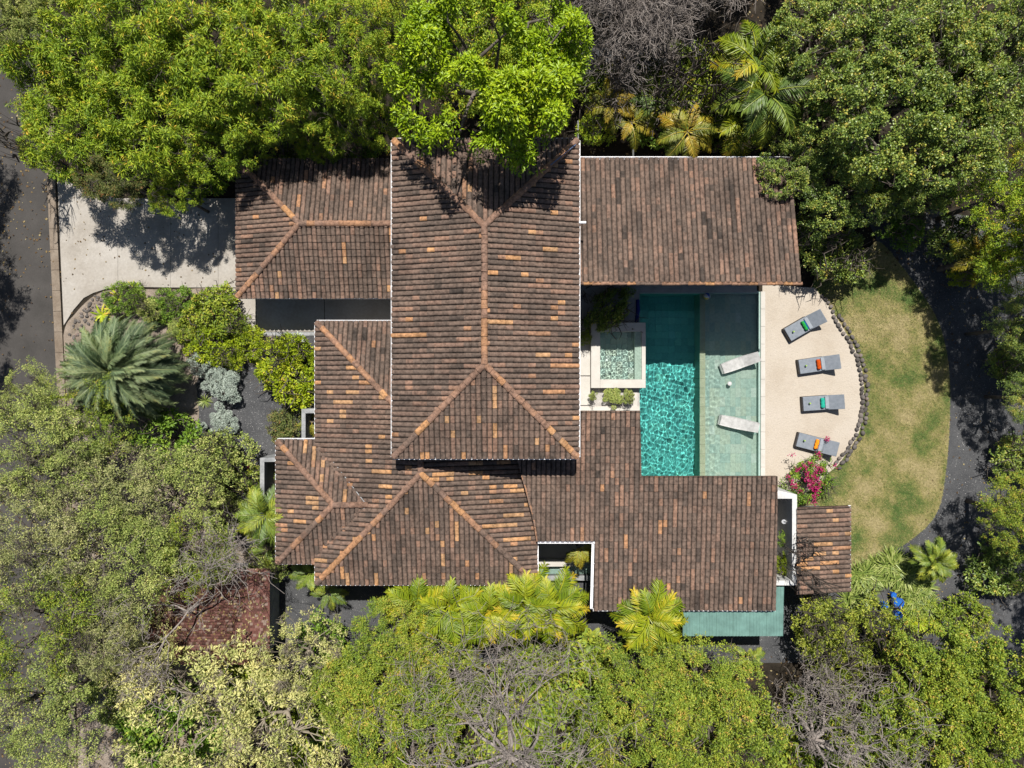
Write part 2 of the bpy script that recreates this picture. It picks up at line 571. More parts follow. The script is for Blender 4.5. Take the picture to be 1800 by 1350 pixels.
def water_body(name, x0, x1, y0, y1, top, bottom, amp, srcs=(), step=0.035, lam=(0.16, 0.55), seed=3, fade=None, mat=None):
    rng = np.random.default_rng(seed)
    nx, ny = max(2, int((x1 - x0) / step)), max(2, int((y1 - y0) / step))
    X, Y = np.meshgrid(np.linspace(x0, x1, nx + 1), np.linspace(y0, y1, ny + 1))
    Z = wave_height(X, Y, amp, srcs, rng, lam)
    if fade is not None:
        Z = Z * fade(X, Y)
    V = np.stack([X.ravel(), Y.ravel(), top + Z.ravel()], 1)
    idx = np.arange((nx + 1) * (ny + 1)).reshape(ny + 1, nx + 1)
    F = np.stack([idx[:-1, :-1].ravel(), idx[:-1, 1:].ravel(), idx[1:, 1:].ravel(), idx[1:, :-1].ravel()], 1)
    me = np_mesh(name, V, F, mat or M['water'], None, True)
    o = obj_of(name, me)
    o['kind'] = 'structure'
    o.cycles.is_caustics_caster = True
    return o


XW = at(1231, 0).x                     # the ledge between deep pool and shelf
pool = thing('swimming_pool', (0, 0, 0), 'teal swimming pool with a pale shallow shelf along its east side', 'pool')
ZD, ZS = -1.55, -0.42
bs = MB()
bs.tone = 0.35
for x0, x1, y0, y1, z0 in ((PX0 - .12, PX0 - .01, PY0 - .12, PY1 + .12, ZD - .1), (PX1, PX1 + .09, PY0 - .12, PY1 + .12, ZD - .1)):
    bs.box(x0, x1, y0, y1, z0, -.02)
bs.box(PX0 - .005, PX1 - .002, PY0 - .12, PY0, ZD - .1, -.02)
bs.box(PX0 - .005, PX1 - .002, PY1, PY1 + .12, ZD - .1, .028)
bs.build('basin_wall', M['pool_tile'], pool)
# deep floor: stone tiles of slightly different greens
def stone_floor(name, x0, x1, y0, y1, z, tw, tl, parent, cap=300, gap=.002):
    """A slab carrying rows of stone tiles; each tile its own object (sharing eight coloured meshes)."""
    base = MB()
    base.tone = .5
    base.box(x0, x1, y0, y1, z - .1, z - .012)
    bo = base.build(name, M['pool_tile'], parent)
    nx, ny = round((x1 - x0) / tw), round((y1 - y0) / tl)
    tw, tl = (x1 - x0) / nx, (y1 - y0) / ny
    variants = []
    for k in range(10):
        mb = MB()
        mb.tone = [0.05, .2, .3, .4, .5, .6, .7, .8, .9, 1.0][k]
        mb.box(-tw / 2 + gap, tw / 2 - gap, -tl / 2 + gap, tl / 2 - gap, -.02, 0)
        variants.append(mb.mesh('stone_tile', M['pool_tile']))
    n = 0
    for i in range(nx):
        for j in range(ny):
            k = int(np.clip(RNG.normal(6.2, 1.8), 0, 9))
            o = obj_of('tile', variants[k], bo, (x0 + (i + .5) * tw, y0 + (j + .5) * tl, z + RNG.uniform(-.004, .004)))
            n += 1
    return bo


stone_floor('shelf_floor', XW + .28, PX1, PY0, PY1, ZS, .26, .46, pool)
deep = MB()
nx, ny = 9, 26
w_, l_ = (XW - PX0) / nx, (PY1 - PY0) / ny
for i in range(nx):
    for j in range(ny):
        deep.tone = float(np.clip(RNG.normal(.45, .2), 0, 1))
        deep.box(PX0 + i * w_ + .003, PX0 + (i + 1) * w_ - .003, PY0 + j * l_ + .003, PY0 + (j + 1) * l_ - .003, ZD - .05, ZD + RNG.uniform(-.004, .004))
fl = deep.build('floor_tile', M['pool_tile'], pool)
fl['kind'] = 'stuff'
ledge = MB()
ledge.tone = .72
n = 20
for j in range(n):
    ledge.tone = RNG.uniform(.6, .95)
    a = PY0 + (PY1 - PY0) * j / n
    ledge.box(XW, XW + .275, a + .004, PY0 + (PY1 - PY0) * (j + 1) / n - .004, ZD - .05, -.13)
ledge.build('ledge', noisy('ledge_stone', [(0.3, (0.42, 0.45, 0.31)), (0.7, (0.56, 0.57, 0.42))], 3, 6, .6, .3), pool)
cop = MB()
ys = np.linspace(PY0 - .1, PY1 + .1, 12)
for a, b in zip(ys, ys[1:]):
    cop.box(PX1 + .095, PX1 + .31, a + .005, b - .005, -.3, .045)
cop.build('coping', M['white_stone'], pool, bevel=.008)
cp2 = MB()
cp2.box(PX0 - .32, PX0 - .125, at(0, 760).y, at(0, 690).y, -.3, .04)
cp2.build('coping', M['white_stone'], pool, bevel=.008)

sp_src = [(at(1142, 0).x, at(0, 612).y, .3, .5)]
water_body('water', PX0 - .003, XW + .001, PY0 + .001, PY1 - .001, WL, ZD - .02, .0125, sp_src, step=.022, seed=5, mat=M['deep_water'], lam=(.1, .38), fade=lambda X, Y: np.clip((4.4 - Y) / 3.2, .22, 1) * np.clip((X - PX0 + .06) / .3, .3, 1))
water_body('water', XW + .002, PX1 - .002, PY0 + .001, PY1 - .001, WL, ZS - .03, .017, (), seed=8, step=.025, lam=(.12, .42), fade=lambda X, Y: np.clip(1.25 - (X - XW) / 1.6, .22, 1) * np.clip((4.6 - Y) / 3, .3, 1))

# spa: a raised white tank that spills over its east side into the pool
spa = thing('spa_tub', (*at(1086, 625)[:2], 0), 'raised white square spa tub spilling into the west side of the pool', 'hot tub')
ZT = .5
def sx(px, z=ZT):
    return at(px, 0, z).x
def sy(py, z=ZT):
    return at(0, py, z).y
SX0, SX1, SX2, SX3, SX4 = sx(1039), sx(1055), sx(1116), sx(1128), sx(1135)
SY0, SY1, SY2, SY3 = sy(682), sy(667), sy(583), sy(567)
c_ = Vector(spa.location)
for nm, bx, mt in (('rim', (SX0, SX1, SY0, SY3), 'white_stone'), ('rim', (SX1 + .002, SX4, SY0, SY1), 'white_stone'), ('rim', (SX1 + .002, SX4, SY2, SY3), 'white_stone')):
    mb = MB().box(bx[0] - c_.x, bx[1] - c_.x, bx[2] - c_.y, bx[3] - c_.y, -.4, ZT)
    mb.build(nm, M[mt], spa, bevel=.012)
wb = MB()
wb.tone = .9
wb.box(SX2 - c_.x, SX3 - c_.x, SY1 + .002 - c_.y, SY2 - .002 - c_.y, -.4, ZT - .09)
wb.tone = .55
wb.build('weir', M['pool_tile'], spa)
mb = MB()
mb.tone = 1.0
mb.box(SX3 + .002 - c_.x, SX4 - c_.x, SY1 + .002 - c_.y, SY2 - .002 - c_.y, -.4, ZT - .005)
mb.build('spill_edge', M['white_stone'], spa, bevel=.01)
fb = MB()
for i in range(6):
    for j in range(8):
        fb.tone = float(np.clip(RNG.normal(.6, .22), 0, 1))
        w, l = (SX2 - SX1) / 6, (SY2 - SY1) / 8
        fb.box(SX1 + i * w + .005 - c_.x, SX1 + (i + 1) * w - .005 - c_.x, SY1 + j * l + .005 - c_.y, SY1 + (j + 1) * l - .005 - c_.y, .02, .07 + RNG.uniform(-.004, .004))
f_ = fb.build('floor_tile', M['pool_tile'], spa)
f_['kind'] = 'stuff'
water_body('spa_water', SX1 + .003, SX3 + .001, SY1 + .003, SY2 - .003, ZT - .05, -.3, .03, [(at(1086, 0).x, at(0, 640).y, .2, .6)], .014, (.09, .26), 11)

# stepping slabs west of the spa
for k, (y0, y1, lb) in enumerate(((601, 660, 'white slab beside the spa tub, northern one below the bright small shrub'), (662.5, 712, 'white slab beside the spa tub, southern one'), (714, 724, 'narrow white slab along the roof edge south of the spa'))):
    mb = MB().box(at(1018, 0).x, at(1037 if k < 2 else 1124, 0).x, at(0, y1).y, at(0, y0).y, 0, .1)
    tag(mb.build('paving_slab', M['white_stone'], None, bevel=.01), lb, 'paving slab', 'white paving slabs west of the spa')
# ------------------------------------------------------------------ clay tile roofs
TP, TE, TL = 0.212, 0.315, 0.385        # tile pitch across, exposed length, full length
PROF = [(-.5, .0), (-.445, .0), (-.415, .03), (-.3, .055), (-.1, .068), (.1, .068), (.3, .055), (.415, .03), (.445, .0), (.5, .0)]


def tile_polys(dh=0.0):
    """A barrel tile in local (across u, up-slope v, height h): quads of its top and of its lower lip."""
    P = []
    for (u0, h0), (u1, h1) in zip(PROF, PROF[1:]):
        u0, u1 = u0 * TP, u1 * TP
        k = .9
        P.append([(u0, 0, h0 + .04), (u1, 0, h1 + .04), (u1 * k, TL, h1 * .9 + .002), (u0 * k, TL, h0 * .9 + .002)])
        P.append([(u0, 0, h0 + .004), (u1, 0, h1 + .004), (u1, 0, h1 + .04), (u0, 0, h0 + .04)])
    return P


TPOLY = tile_polys()
# the pans between the barrels are given one fixed dark tone
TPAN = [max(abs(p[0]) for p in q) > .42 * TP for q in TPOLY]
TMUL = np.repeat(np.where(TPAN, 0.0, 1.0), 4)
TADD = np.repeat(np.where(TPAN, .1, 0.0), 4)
NT = 14
TONES = [0.1, .2, .27, .33, .38, .43, .48, .54, .6, .68, .77, .85, .92, .98]
TONE_W = np.array([.3, 1.0, 1.9, 2.6, 2.6, 2.2, 1.7, 1.3, .9, .55, .22, .14, .07, .01])
TONE_W = TONE_W / TONE_W.sum()


def tile_mesh(k):
    mb = MB()
    for q, pan in zip(TPOLY, TPAN):
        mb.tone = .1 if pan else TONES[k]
        mb.add(q, [(0, 1, 2, 3)])
    return mb.mesh('tile', M['tile'])


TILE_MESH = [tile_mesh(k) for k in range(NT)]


def clip_poly(poly, edges):
    """Sutherland-Hodgman: keep what lies left of every (a, b) edge in the (u, v) plane."""
    for (ax, ay), (bx, by) in edges:
        if not poly:
            return poly
        out = []
        ex, ey = bx - ax, by - ay
        dd = [ex * (p[1] - ay) - ey * (p[0] - ax) for p in poly]
        for i, p in enumerate(poly):
            q, a, b = poly[(i + 1) % len(poly)], dd[i], dd[(i + 1) % len(poly)]
            if a >= 0:
                out.append(p)
            if (a >= 0) != (b >= 0):
                t = a / (a - b)
                out.append(tuple(p[k] + (q[k] - p[k]) * t for k in range(3)))
        poly = out
    return poly


class RoofSet:
    """The tiles of one building: facets add whole tiles (single objects up to the limit) and cut tiles (joined)."""

    def __init__(self, owner, limit=300):
        self.owner, self.limit = owner, limit
        self.full = []           # (matrix rows, tone index, part)
        self.cut = MB()

    def facet(self, part, pts, clip=None, seed=0, off=(0, 0), warm=0.0, origin=None, over=.05, tl=1.0, deck=.14):
        """pts: the facet's outline, first edge the eave (left to right seen from outside, up-slope on its left). clip: convex pieces of the outline."""
        pts = [Vector(p) for p in pts]
        p0 = Vector(origin) if origin is not None else pts[0]
        e = (pts[1] - pts[0]).normalized()
        nrm = Vector((0, 0, 0))
        for i in range(len(pts)):
            a, b = pts[i] - pts[0], pts[(i + 1) % len(pts)] - pts[0]
            nrm += a.cross(b)
        nrm.normalize()
        if nrm.z < 0:
            nrm = -nrm
        s = nrm.cross(e)
        if s.z < 0:
            s, e = -s, -e
        e = s.cross(nrm)
        def uv(p):
            q = Vector(p) - p0
            return (q.dot(e), q.dot(s))
        def xyz(u, v, h):
            return p0 + e * u + s * v + nrm * h
        pieces = []
        for poly in (clip or [pts]):
            w = [uv(p) for p in poly]
            a = sum(w[i][0] * w[(i + 1) % len(w)][1] - w[(i + 1) % len(w)][0] * w[i][1] for i in range(len(w)))
            if a < 0:
                w = w[::-1]
            pieces.append(w)
        # the deck below the tiles
        for w in pieces:
            n = len(w)
            top = [xyz(u, v, -.012) for u, v in w]
            dmb = self.deck.setdefault(part, MB()) if hasattr(self, 'deck') else None
            if dmb is None:
                self.deck = {part: MB()}
                dmb = self.deck[part]
            low = [p - Vector((0, 0, deck)) for p in top]
            dmb.add(top + low, [tuple(range(n)), tuple(range(n, 2 * n))[::-1]] + [(i, n + i, n + (i + 1) % n, (i + 1) % n) for i in range(n)])
        us = [p[0] for w in pieces for p in w]
        vs = [p[1] for w in pieces for p in w]
        i0, i1 = math.floor(min(us) / TP) - 1, math.ceil(max(us) / TP) + 1
        j0, j1 = math.floor(min(vs) / TE) - 1, math.ceil(max(vs) / TE) + 1
        vmin = min(vs)
        mw = Matrix(((e.x, s.x, nrm.x), (e.y, s.y, nrm.y), (e.z, s.z, nrm.z)))
        for i in range(i0, i1):
            r = random.Random(seed * 7919 + i)
            du, dv0 = r.uniform(-.006, .006), r.uniform(-.014, .014)
            prev = None
            for j in range(j0, j1):
                r = random.Random(seed * 100003 + i * 517 + j)
                tr = r.random() + warm
                k = int(np.searchsorted(np.cumsum(TONE_W), min(.9999, max(0, tr))))
                k = min(k, NT - 1)
                if prev is not None and r.random() < .38:
                    k = prev
                prev = k
                cu = (i + .5 + off[0]) * TP + du + r.uniform(-.004, .004)
                cv = (j + off[1]) * TE + dv0 + r.uniform(-.005, .005) - over
                yaw, dh = r.uniform(-.018, .018), r.uniform(0, .008)
                if cv + TL < vmin - over or cv > max(vs):
                    continue
                cor = [(cu - TP / 2, cv), (cu + TP / 2, cv), (cu + TP / 2, cv + TL), (cu - TP / 2, cv + TL)]
                state = 'out'
                for w in pieces:
                    ed = [(w[a], w[(a + 1) % len(w)]) for a in range(len(w))]
                    # let tiles hang over the eave edge
                    ed2 = [(a, b) for a, b in ed if not (abs(a[1] - b[1]) < .02 and min(a[1], b[1]) < vmin + .05)]
                    ins = [all((b[0] - a[0]) * (p[1] - a[1]) - (b[1] - a[1]) * (p[0] - a[0]) >= -.004 for a, b in ed2) for p in cor]
                    if all(ins) and cv > vmin - over - .04:
                        state = 'full'
                        break
                if state == 'full':
                    R = mw @ Matrix.Rotation(yaw, 3, 'Z')
                    self.full.append((xyz(cu, cv, dh), R, k, part))
                    continue
                cs, sn = math.cos(yaw), math.sin(yaw)
                for w in pieces:
                    ed = [(w[a], w[(a + 1) % len(w)]) for a in range(len(w))]
                    ed2 = [(a, b) for a, b in ed if not (abs(a[1] - b[1]) < .02 and min(a[1], b[1]) < vmin + .05)]
                    if cv < vmin - over - .04:
                        continue
                    for q, pan in zip(TPOLY, TPAN):
                        q2 = clip_poly([(cu + x * cs - y * sn, cv + x * sn + y * cs, h + dh) for x, y, h in q], ed2)
                        if len(q2) >= 3:
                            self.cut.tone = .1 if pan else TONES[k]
                            self.cut.add([xyz(*p) for p in q2], [tuple(range(len(q2)))])
        return uv, xyz

    def finish(self, parts, deck_mats):
        """Build decks, then the tiles: the nearest to the camera single, the rest joined."""
        eye = Vector((0, 0, D))
        for name, mb in self.deck.items():
            o = mb.build('roof_deck', M['wood'], parts[name])
        order = sorted(self.full, key=lambda t: (t[0] - eye).length)
        for p, R, k, part in order[:self.limit]:
            o = bpy.data.objects.new('tile', TILE_MESH[k])
            o.matrix_world = Matrix.Translation(p) @ R.to_4x4()
            link(o, parts[part])
        rest = order[self.limit:]
        loc = []
        V, F, T = [], [], []
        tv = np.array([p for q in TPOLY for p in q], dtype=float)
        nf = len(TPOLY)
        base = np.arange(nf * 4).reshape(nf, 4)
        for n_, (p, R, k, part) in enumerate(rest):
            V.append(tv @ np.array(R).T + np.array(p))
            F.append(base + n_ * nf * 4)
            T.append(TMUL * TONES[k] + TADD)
        if self.cut.v:
            cme = self.cut.mesh('cut_tile', M['tile'])
            o = obj_of('cut_tile', cme, self.owner)
            o['kind'] = 'stuff'
        if V:
            me = np_mesh('tile', np.concatenate(V), np.concatenate(F), M['tile'], np.concatenate(T))
            o = obj_of('tile_field', me, self.owner)
            o['kind'] = 'stuff'


CAP = {}


def cap_mesh(k):
    """A half-round ridge tile along +x, wider at its lower end."""
    if k in CAP:
        return CAP[k]
    mb = MB()
    mb.tone = k
    n, L = 8, .4
    pts = []
    for x, r in ((0, .14), (L, .12)):
        for j in range(n + 1):
            a = math.pi * j / n
            pts.append((x, r * math.cos(a), r * .8 * math.sin(a) - .01 + (.022 if x == 0 else 0)))
    fs = [(j, j + 1, n + 2 + j, n + 1 + j) for j in range(n)]
    fs = [f[::-1] for f in fs]
    fs.append(tuple(range(n + 1)))
    mb.add(pts, fs)
    CAP[k] = mb.mesh('ridge_tile', M['tile'])
    return CAP[k]


def ridge(a, b, parent, seed=1, lift=.045, warm=0.0, step=.35, scale=1.0):
    """A row of ridge tiles from a (low) to b (high)."""
    r = random.Random(seed)
    a, b = Vector(a), Vector(b)
    d = b - a
    L = d.length
    d.normalize()
    side = Vector((-d.y, d.x, 0)).normalized()
    up = d.cross(side)
    R = Matrix(((d.x, side.x, up.x), (d.y, side.y, up.y), (d.z, side.z, up.z)))
    n = max(1, int(L / step))
    st = L / n
    prev = .6
    for i in range(n):
        t = r.random()
        k = r.choice([.38, .48, .56]) if t < .3 - warm else r.choice([.66, .72, .78]) if t < .75 else r.choice([.82, .86, .9, .94])
        if r.random() < .35:
            k = prev
        prev = k
        o = bpy.data.objects.new('ridge_tile', cap_mesh(k))
        o.matrix_world = Matrix.Translation(a + d * (i * st) + Vector((0, 0, lift + r.uniform(-.006, .01)))) @ (R @ Matrix.Rotation(r.uniform(-.05, .05), 3, 'Z')).to_4x4() @ Matrix.Diagonal((st / .35 * 1.0, scale, scale, 1))
        link(o, parent)


def gutter(a, b, out, parent, w=.1):
    """White half-channel hung along the eave from a to b; out points away from the roof."""
    a, b, out = Vector(a), Vector(b), Vector(out).normalized()
    mb = MB()
    z = Vector((0, 0, 1))
    dn = -.03
    for o0, o1, z0, z1 in ((.02, .03, -.13, -.01), (.03, w, -.13, -.12), (w, w + .018, -.13, 0.0)):
        p = [a + out * o0 + z * (z0 + dn), a + out * o1 + z * (z0 + dn), a + out * o1 + z * (z1 + dn), a + out * o0 + z * (z1 + dn)]
        q = [v + (b - a) for v in p]
        mb.add(p + q, [(0, 1, 2, 3), (7, 6, 5, 4), (0, 4, 5, 1), (1, 5, 6, 2), (2, 6, 7, 3), (3, 7, 4, 0)])
    n = max(2, int((b - a).length / .85))
    for i in range(n + 1):
        p = a + (b - a) * (i / n)
        mb.bar(p + out * .0 + z * (.005 + dn), p + out * (w + .018) + z * (.005 + dn), .02, .008)
    g = mb.build('gutter', M['gutter'], parent)
    g.data.update()
    return g


villa = thing('villa', (0, 0, 0), 'sprawling white villa under weathered brown clay tile roofs with white gutters', 'house')


def empty_part(name, parent, label=None):
    o = bpy.data.objects.new(name, None)
    COL.objects.link(o)
    o.parent = parent
    if label:
        o['label'] = label
    return o


VP = {n: empty_part(n, villa, l) for n, l in (('main_roof', 'tall hipped roof over the two-storey core of the villa'), ('west_roof', 'hipped roof over the low west wing'), ('porch_roof', 'small hipped roof at the far west end'),
                                             ('pool_roof', 'flat-pitched roof sloping away north of the pool'), ('south_roof', 'broad single-slope roof south of the pool'))}
RS = RoofSet(villa, 300)

# main roof
ZE = 5.8
mx0, mx1, my1, my0 = at(692, 0, ZE).x, at(1015, 0, ZE).x, at(0, 247, ZE).y, at(0, 803, ZE).y
hw = (mx1 - mx0) / 2
RZ = ZE + .32 * hw
mr = (mx0 + mx1) / 2
N_, S_ = Vector((mr, my1 - hw, RZ)), Vector((mr, my0 + hw, RZ))
A, B_, C, D_ = Vector((mx0, my0, ZE)), Vector((mx1, my0, ZE)), Vector((mx1, my1, ZE)), Vector((mx0, my1, ZE))
RS.facet('main_roof', [A, B_, S_], seed=1, warm=.05)
RS.facet('main_roof', [B_, C, N_, S_], seed=2, warm=.02)
RS.facet('main_roof', [C, D_, N_], seed=3)
RS.facet('main_roof', [D_, A, S_, N_], seed=4)
mp = VP['main_roof']
ridge(S_, N_, mp, 11, warm=.25)
for k, (a, b) in enumerate(((A, S_), (B_, S_), (C, N_), (D_, N_))):
    ridge(a, b, mp, 20 + k, warm=.15)
gutter(A, B_, (0, -1, 0), mp)
gutter(B_, C, (1, 0, 0), mp)
gutter(C, D_, (0, 1, 0), mp)
gutter(D_, A, (-1, 0, 0), mp)

# west wing
ZW = 3.3
wx0, wx1, wy1, wy0 = at(557, 0, ZW).x, at(942, 0, ZW).x, at(0, 567, ZW).y, at(0, 1025, ZW).y
WS = Vector((at(740, 0, 4.83).x, at(0, 832, 4.83).y, 4.83))
WN = Vector((WS.x, wy1 - (WS.x - wx0), 4.83))
a, b, c, d = Vector((wx0, wy0, ZW)), Vector((wx1, wy0, ZW)), Vector((wx1, wy1, ZW)), Vector((wx0, wy1, ZW))
RS.facet('west_roof', [a, b, WS], seed=5, warm=.04)
RS.facet('west_roof', [b, c, Vector((WS.x, WN.y, 4.83)), WS], seed=6, warm=.1)
RS.facet('west_roof', [c, d, WN], seed=7)
RS.facet('west_roof', [d, a, WS, WN], seed=8, warm=.06)
wp = VP['west_roof']
ridge(a, WS, wp, 31, warm=.2)
ridge(b, WS, wp, 32, warm=.0)
ridge(d, WN, wp, 33, warm=.3)
ridge(WN, WS, wp, 34)
gutter(a, b, (0, -1, 0), wp)
gutter(b, Vector((wx1, at(0, 938, ZW).y, ZW)), (1, 0, 0), wp)
gutter(Vector((wx0, wy1, ZW)), Vector((wx0, -2.75, ZW)), (-1, 0, 0), wp)
gutter(Vector((wx0, at(0, 990, ZW).y, ZW)), a, (-1, 0, 0), wp)
gutter(c, d, (0, 1, 0), wp)

# far west hip
ZP = 3.2
px0, py1, py0 = at(488, 0, ZP).x, at(0, 775, ZP).y, at(0, 988, ZP).y
hh = (py1 - py0) / 2
pz = ZP + .32 * hh
PA = Vector((px0 + hh, (py0 + py1) / 2, pz))
slope = (4.83 - ZW) / (WS.x - wx0)
PB = Vector((wx0 + (pz - ZW) / slope, PA.y, pz))
vn, vs_ = Vector((wx0 + .02, py1, ZP)), Vector((wx0 + .02, py0, ZP))
a, d = Vector((px0, py0, ZP)), Vector((px0, py1, ZP))
RS.facet('porch_roof', [d, a, PA], seed=9, warm=.05)
RS.facet('porch_roof', [vn, d, PA, PB], seed=10, warm=.08)
RS.facet('porch_roof', [a, vs_, PB, PA], seed=12)
pp = VP['porch_roof']
ridge(d, PA, pp, 41, warm=.3)
ridge(a, PA, pp, 42, warm=.1)
ridge(PA, PB, pp, 43)
gutter(d, a, (-1, 0, 0), pp)
gutter(vn, d, (0, 1, 0), pp)
gutter(a, vs_, (0, -1, 0), pp)
fl_ = MB()
fl_.bar(vn + Vector((0, 0, .09)), PB + Vector((0, 0, .09)), .035, .03)
fl_.bar(vs_ + Vector((0, 0, .07)), PB + Vector((0, 0, .07)), .03, .02)
fl_.build('valley_flashing', M['old_render'], pp)

# roof north of the pool: slopes down to the north
el0, el1 = 3.9, 5.1
ex0, ex1 = 2.62, at(1408, 0, el1).x
ey1, ey0 = at(0, 281, el0).y, at(0, 497, el1).y
q = [Vector((ex1 + .02, ey1, el0)), Vector((ex0, ey1, el0)), Vector((ex0, ey0, el1)), Vector((ex1, ey0, el1))]
RS.facet('pool_roof', q, seed=13, warm=-.03)
ep = VP['pool_roof']
gutter(q[0], q[1], (0, 1, 0), ep, w=.14)
cb = MB()
cb.box(ex0, ex1, ey0 - .05, ey0 - .015, el1 - .2, el1 + .0)
cb.build('fascia', M['wood'], ep)
ridge(Vector((ex0, ey0 - .03, el1 - .0)), Vector((ex1, ey0 - .03, el1)), ep, 51, lift=.0, scale=.6)

# roof south of the pool
def zs(y):
    return 4.25 + (y + 1.147) * .1026
def sp(px, py):
    z = 3.8
    for _ in range(6):
        p = at(px, py, z)
        z = zs(p.y)
    return at(px, py, z)
o_ = sp(1043, 1070)
whole = [sp(1043, 1070), sp(1363, 1070), sp(1366, 837), sp(985, 837)]
pieces = [
    [sp(980, 722), sp(1125, 722), sp(1127, 837), sp(980, 837)],
    [sp(906, 797), sp(980, 797), sp(980, 837), sp(917, 837)],
    [sp(917, 837), sp(1366, 837), sp(1364.5, 951), sp(946, 951)],
    [sp(1046, 951), sp(1364.5, 951), sp(1363, 1070), sp(1043, 1070)],
]
RS.facet('south_roof', whole, clip=pieces, seed=14, origin=o_, warm=.0)
up_ = VP['south_roof']
e1 = sp(1046, 951)
gutter(sp(1043, 1070), sp(1363, 1070), (0, -1, 0), up_)
gutter(e1, sp(1043, 1070), (-1, 0, 0), up_, w=.12)
gutter(sp(946, 951), e1, (0, -1, 0), up_)
vb = MB()
vb.tone = .78
for p, q_ in ((sp(917, 834), sp(937, 905)), (sp(937, 905), sp(944, 951))):
    vb.bar(p + Vector((0, 0, .02)), q_ + Vector((0, 0, .02)), .07, .12)
vb.build('verge_tile', M['tile'], up_)
RS.finish(VP, None)

# walls of the villa
def walls(parent, boxes, mat='render', name='wall'):
    for x0, x1, y0, y1, z1 in boxes:
        MB().box(x0, x1, y0, y1, -.1, z1).build(name, M[mat], parent)


walls(villa, [(mx0 + .5, mx1 - .5, my0 + .5, my1 - .5, ZE + .02), (wx0 + .55, wx1 - .5, wy0 + .5, wy1 - .5, ZW + .03), (px0 + .5, wx0 + .4, py0 + .5, py1 - .5, ZP + .03),
              (ex0 - .3, ex1 - .55, ey0 + 1.4, ey1 - .5, el0 - .05), (at(1050, 0, 3.5).x + .35, at(1363, 0, 3.5).x - .12, at(0, 1066, 3.4).y + .3, PY0 - .13, 3.2),
              (wx1 - .45, at(1050, 0, 3.5).x + .3, at(0, 951, 3.5).y + .12, PY0 - .13, 3.3), (at(990, 0, 3.9).x, at(1122, 0, 3.9).x - .1, PY0 - .12, at(0, 726, 4.1).y - .05, 3.75)])
win = MB()
# tall dark glazing behind the terrace and upper windows on the main storey
for x0, x1 in ((3.4, 5.4), (5.6, 7.6), (7.8, 9.8)):
    f = MB().box(x0, x1, ey0 + 1.33, ey0 + 1.39, .1, 2.5).build('window', plain('window_glass', (.03, .04, .045), .1, .6), villa)
for y0 in (-1.2, 1.4, 4.0, 6.6):
    MB().box(mx1 - .5 + .003, mx1 - .46, y0, y0 + 1.1, 4.2, 5.3).build('window', M['wood'], villa)

# carport at the end of the drive
carport = thing('carport', (0, 0, 0), 'open carport with hipped tile roof at the inner end of the driveway', 'carport')
RC = RoofSet(carport, 300)
ZC = 2.5
cx0, cx1, cy1, cy0 = at(418, 0, ZC).x, -5.12, at(0, 282, ZC).y, at(0, 522, ZC).y
ch = (cy1 - cy0) / 2
cz = ZC + .32 * ch
CA = Vector((cx0 + ch, (cy0 + cy1) / 2, cz))
CB = Vector((cx1, CA.y, cz))
a, b, c, d = Vector((cx0, cy0, ZC)), Vector((cx1, cy0, ZC)), Vector((cx1, cy1, ZC)), Vector((cx0, cy1, ZC))
cpart = {'roof': empty_part('roof', carport)}
RC.facet('roof', [a, b, CB, CA], seed=61, warm=.02)
RC.facet('roof', [c, d, CA, CB], seed=62)
RC.facet('roof', [d, a, CA], seed=63)
RC.finish(cpart, None)
ridge(a, CA, cpart['roof'], 64, warm=.1)
ridge(d, CA, cpart['roof'], 65)
ridge(CA, CB, cpart['roof'], 66)
gutter(a, b, (0, -1, 0), cpart['roof'], w=.06)
gutter(d, a, (-1, 0, 0), cpart['roof'], w=.06)
gutter(c, d, (0, 1, 0), cpart['roof'], w=.06)
for x, y in ((cx0 + .35, cy0 + .35), (cx0 + .35, cy1 - .35), ((cx0 + cx1) / 2, cy0 + .35), ((cx0 + cx1) / 2, cy1 - .35)):
    MB().box(x - .1, x + .1, y - .1, y + .1, 0, ZC - .1).build('post', M['render'], carport)
MB().box(cx1 - .35, cx1 - .2, cy0 + .3, cy1 - .3, 0, ZC + .2).build('back_wall', M['render'], carport)

# lean-to with tiles near the lawn
lean = thing('garden_shed', (0, 0, 0), 'small shed with a reddish tiled lean-to roof between lawn and outdoor shower', 'shed')
RL = RoofSet(lean, 300)
zl0, zl1 = 2.4, 2.9
lx1, lx0 = at(1492, 0, zl0).x, at(1399, 0, zl1).x
ly1, ly0 = at(0, 891, 2.7).y, at(0, 1041, 2.5).y
lp = {'roof': empty_part('roof', lean)}
RL.facet('roof', [Vector((lx1, ly0, zl0)), Vector((lx1, ly1, zl0)), Vector((lx0, ly1, zl1)), Vector((lx0, ly0, zl1))], seed=71, warm=.16)
RL.finish(lp, None)
gutter((lx1, ly0, zl0), (lx1, ly1, zl0), (1, 0, 0), lp['roof'], w=.09)
walls(lean, [(lx0 + .1, lx1 - .35, ly0 + .45, ly1 - .4, 2.3)], 'old_render')
MB().box(lx1 - .35 + .003, lx1 - .3, ly0 + 1.2, ly0 + 2.1, .05, 2.05).build('door', M['wood'], lean)

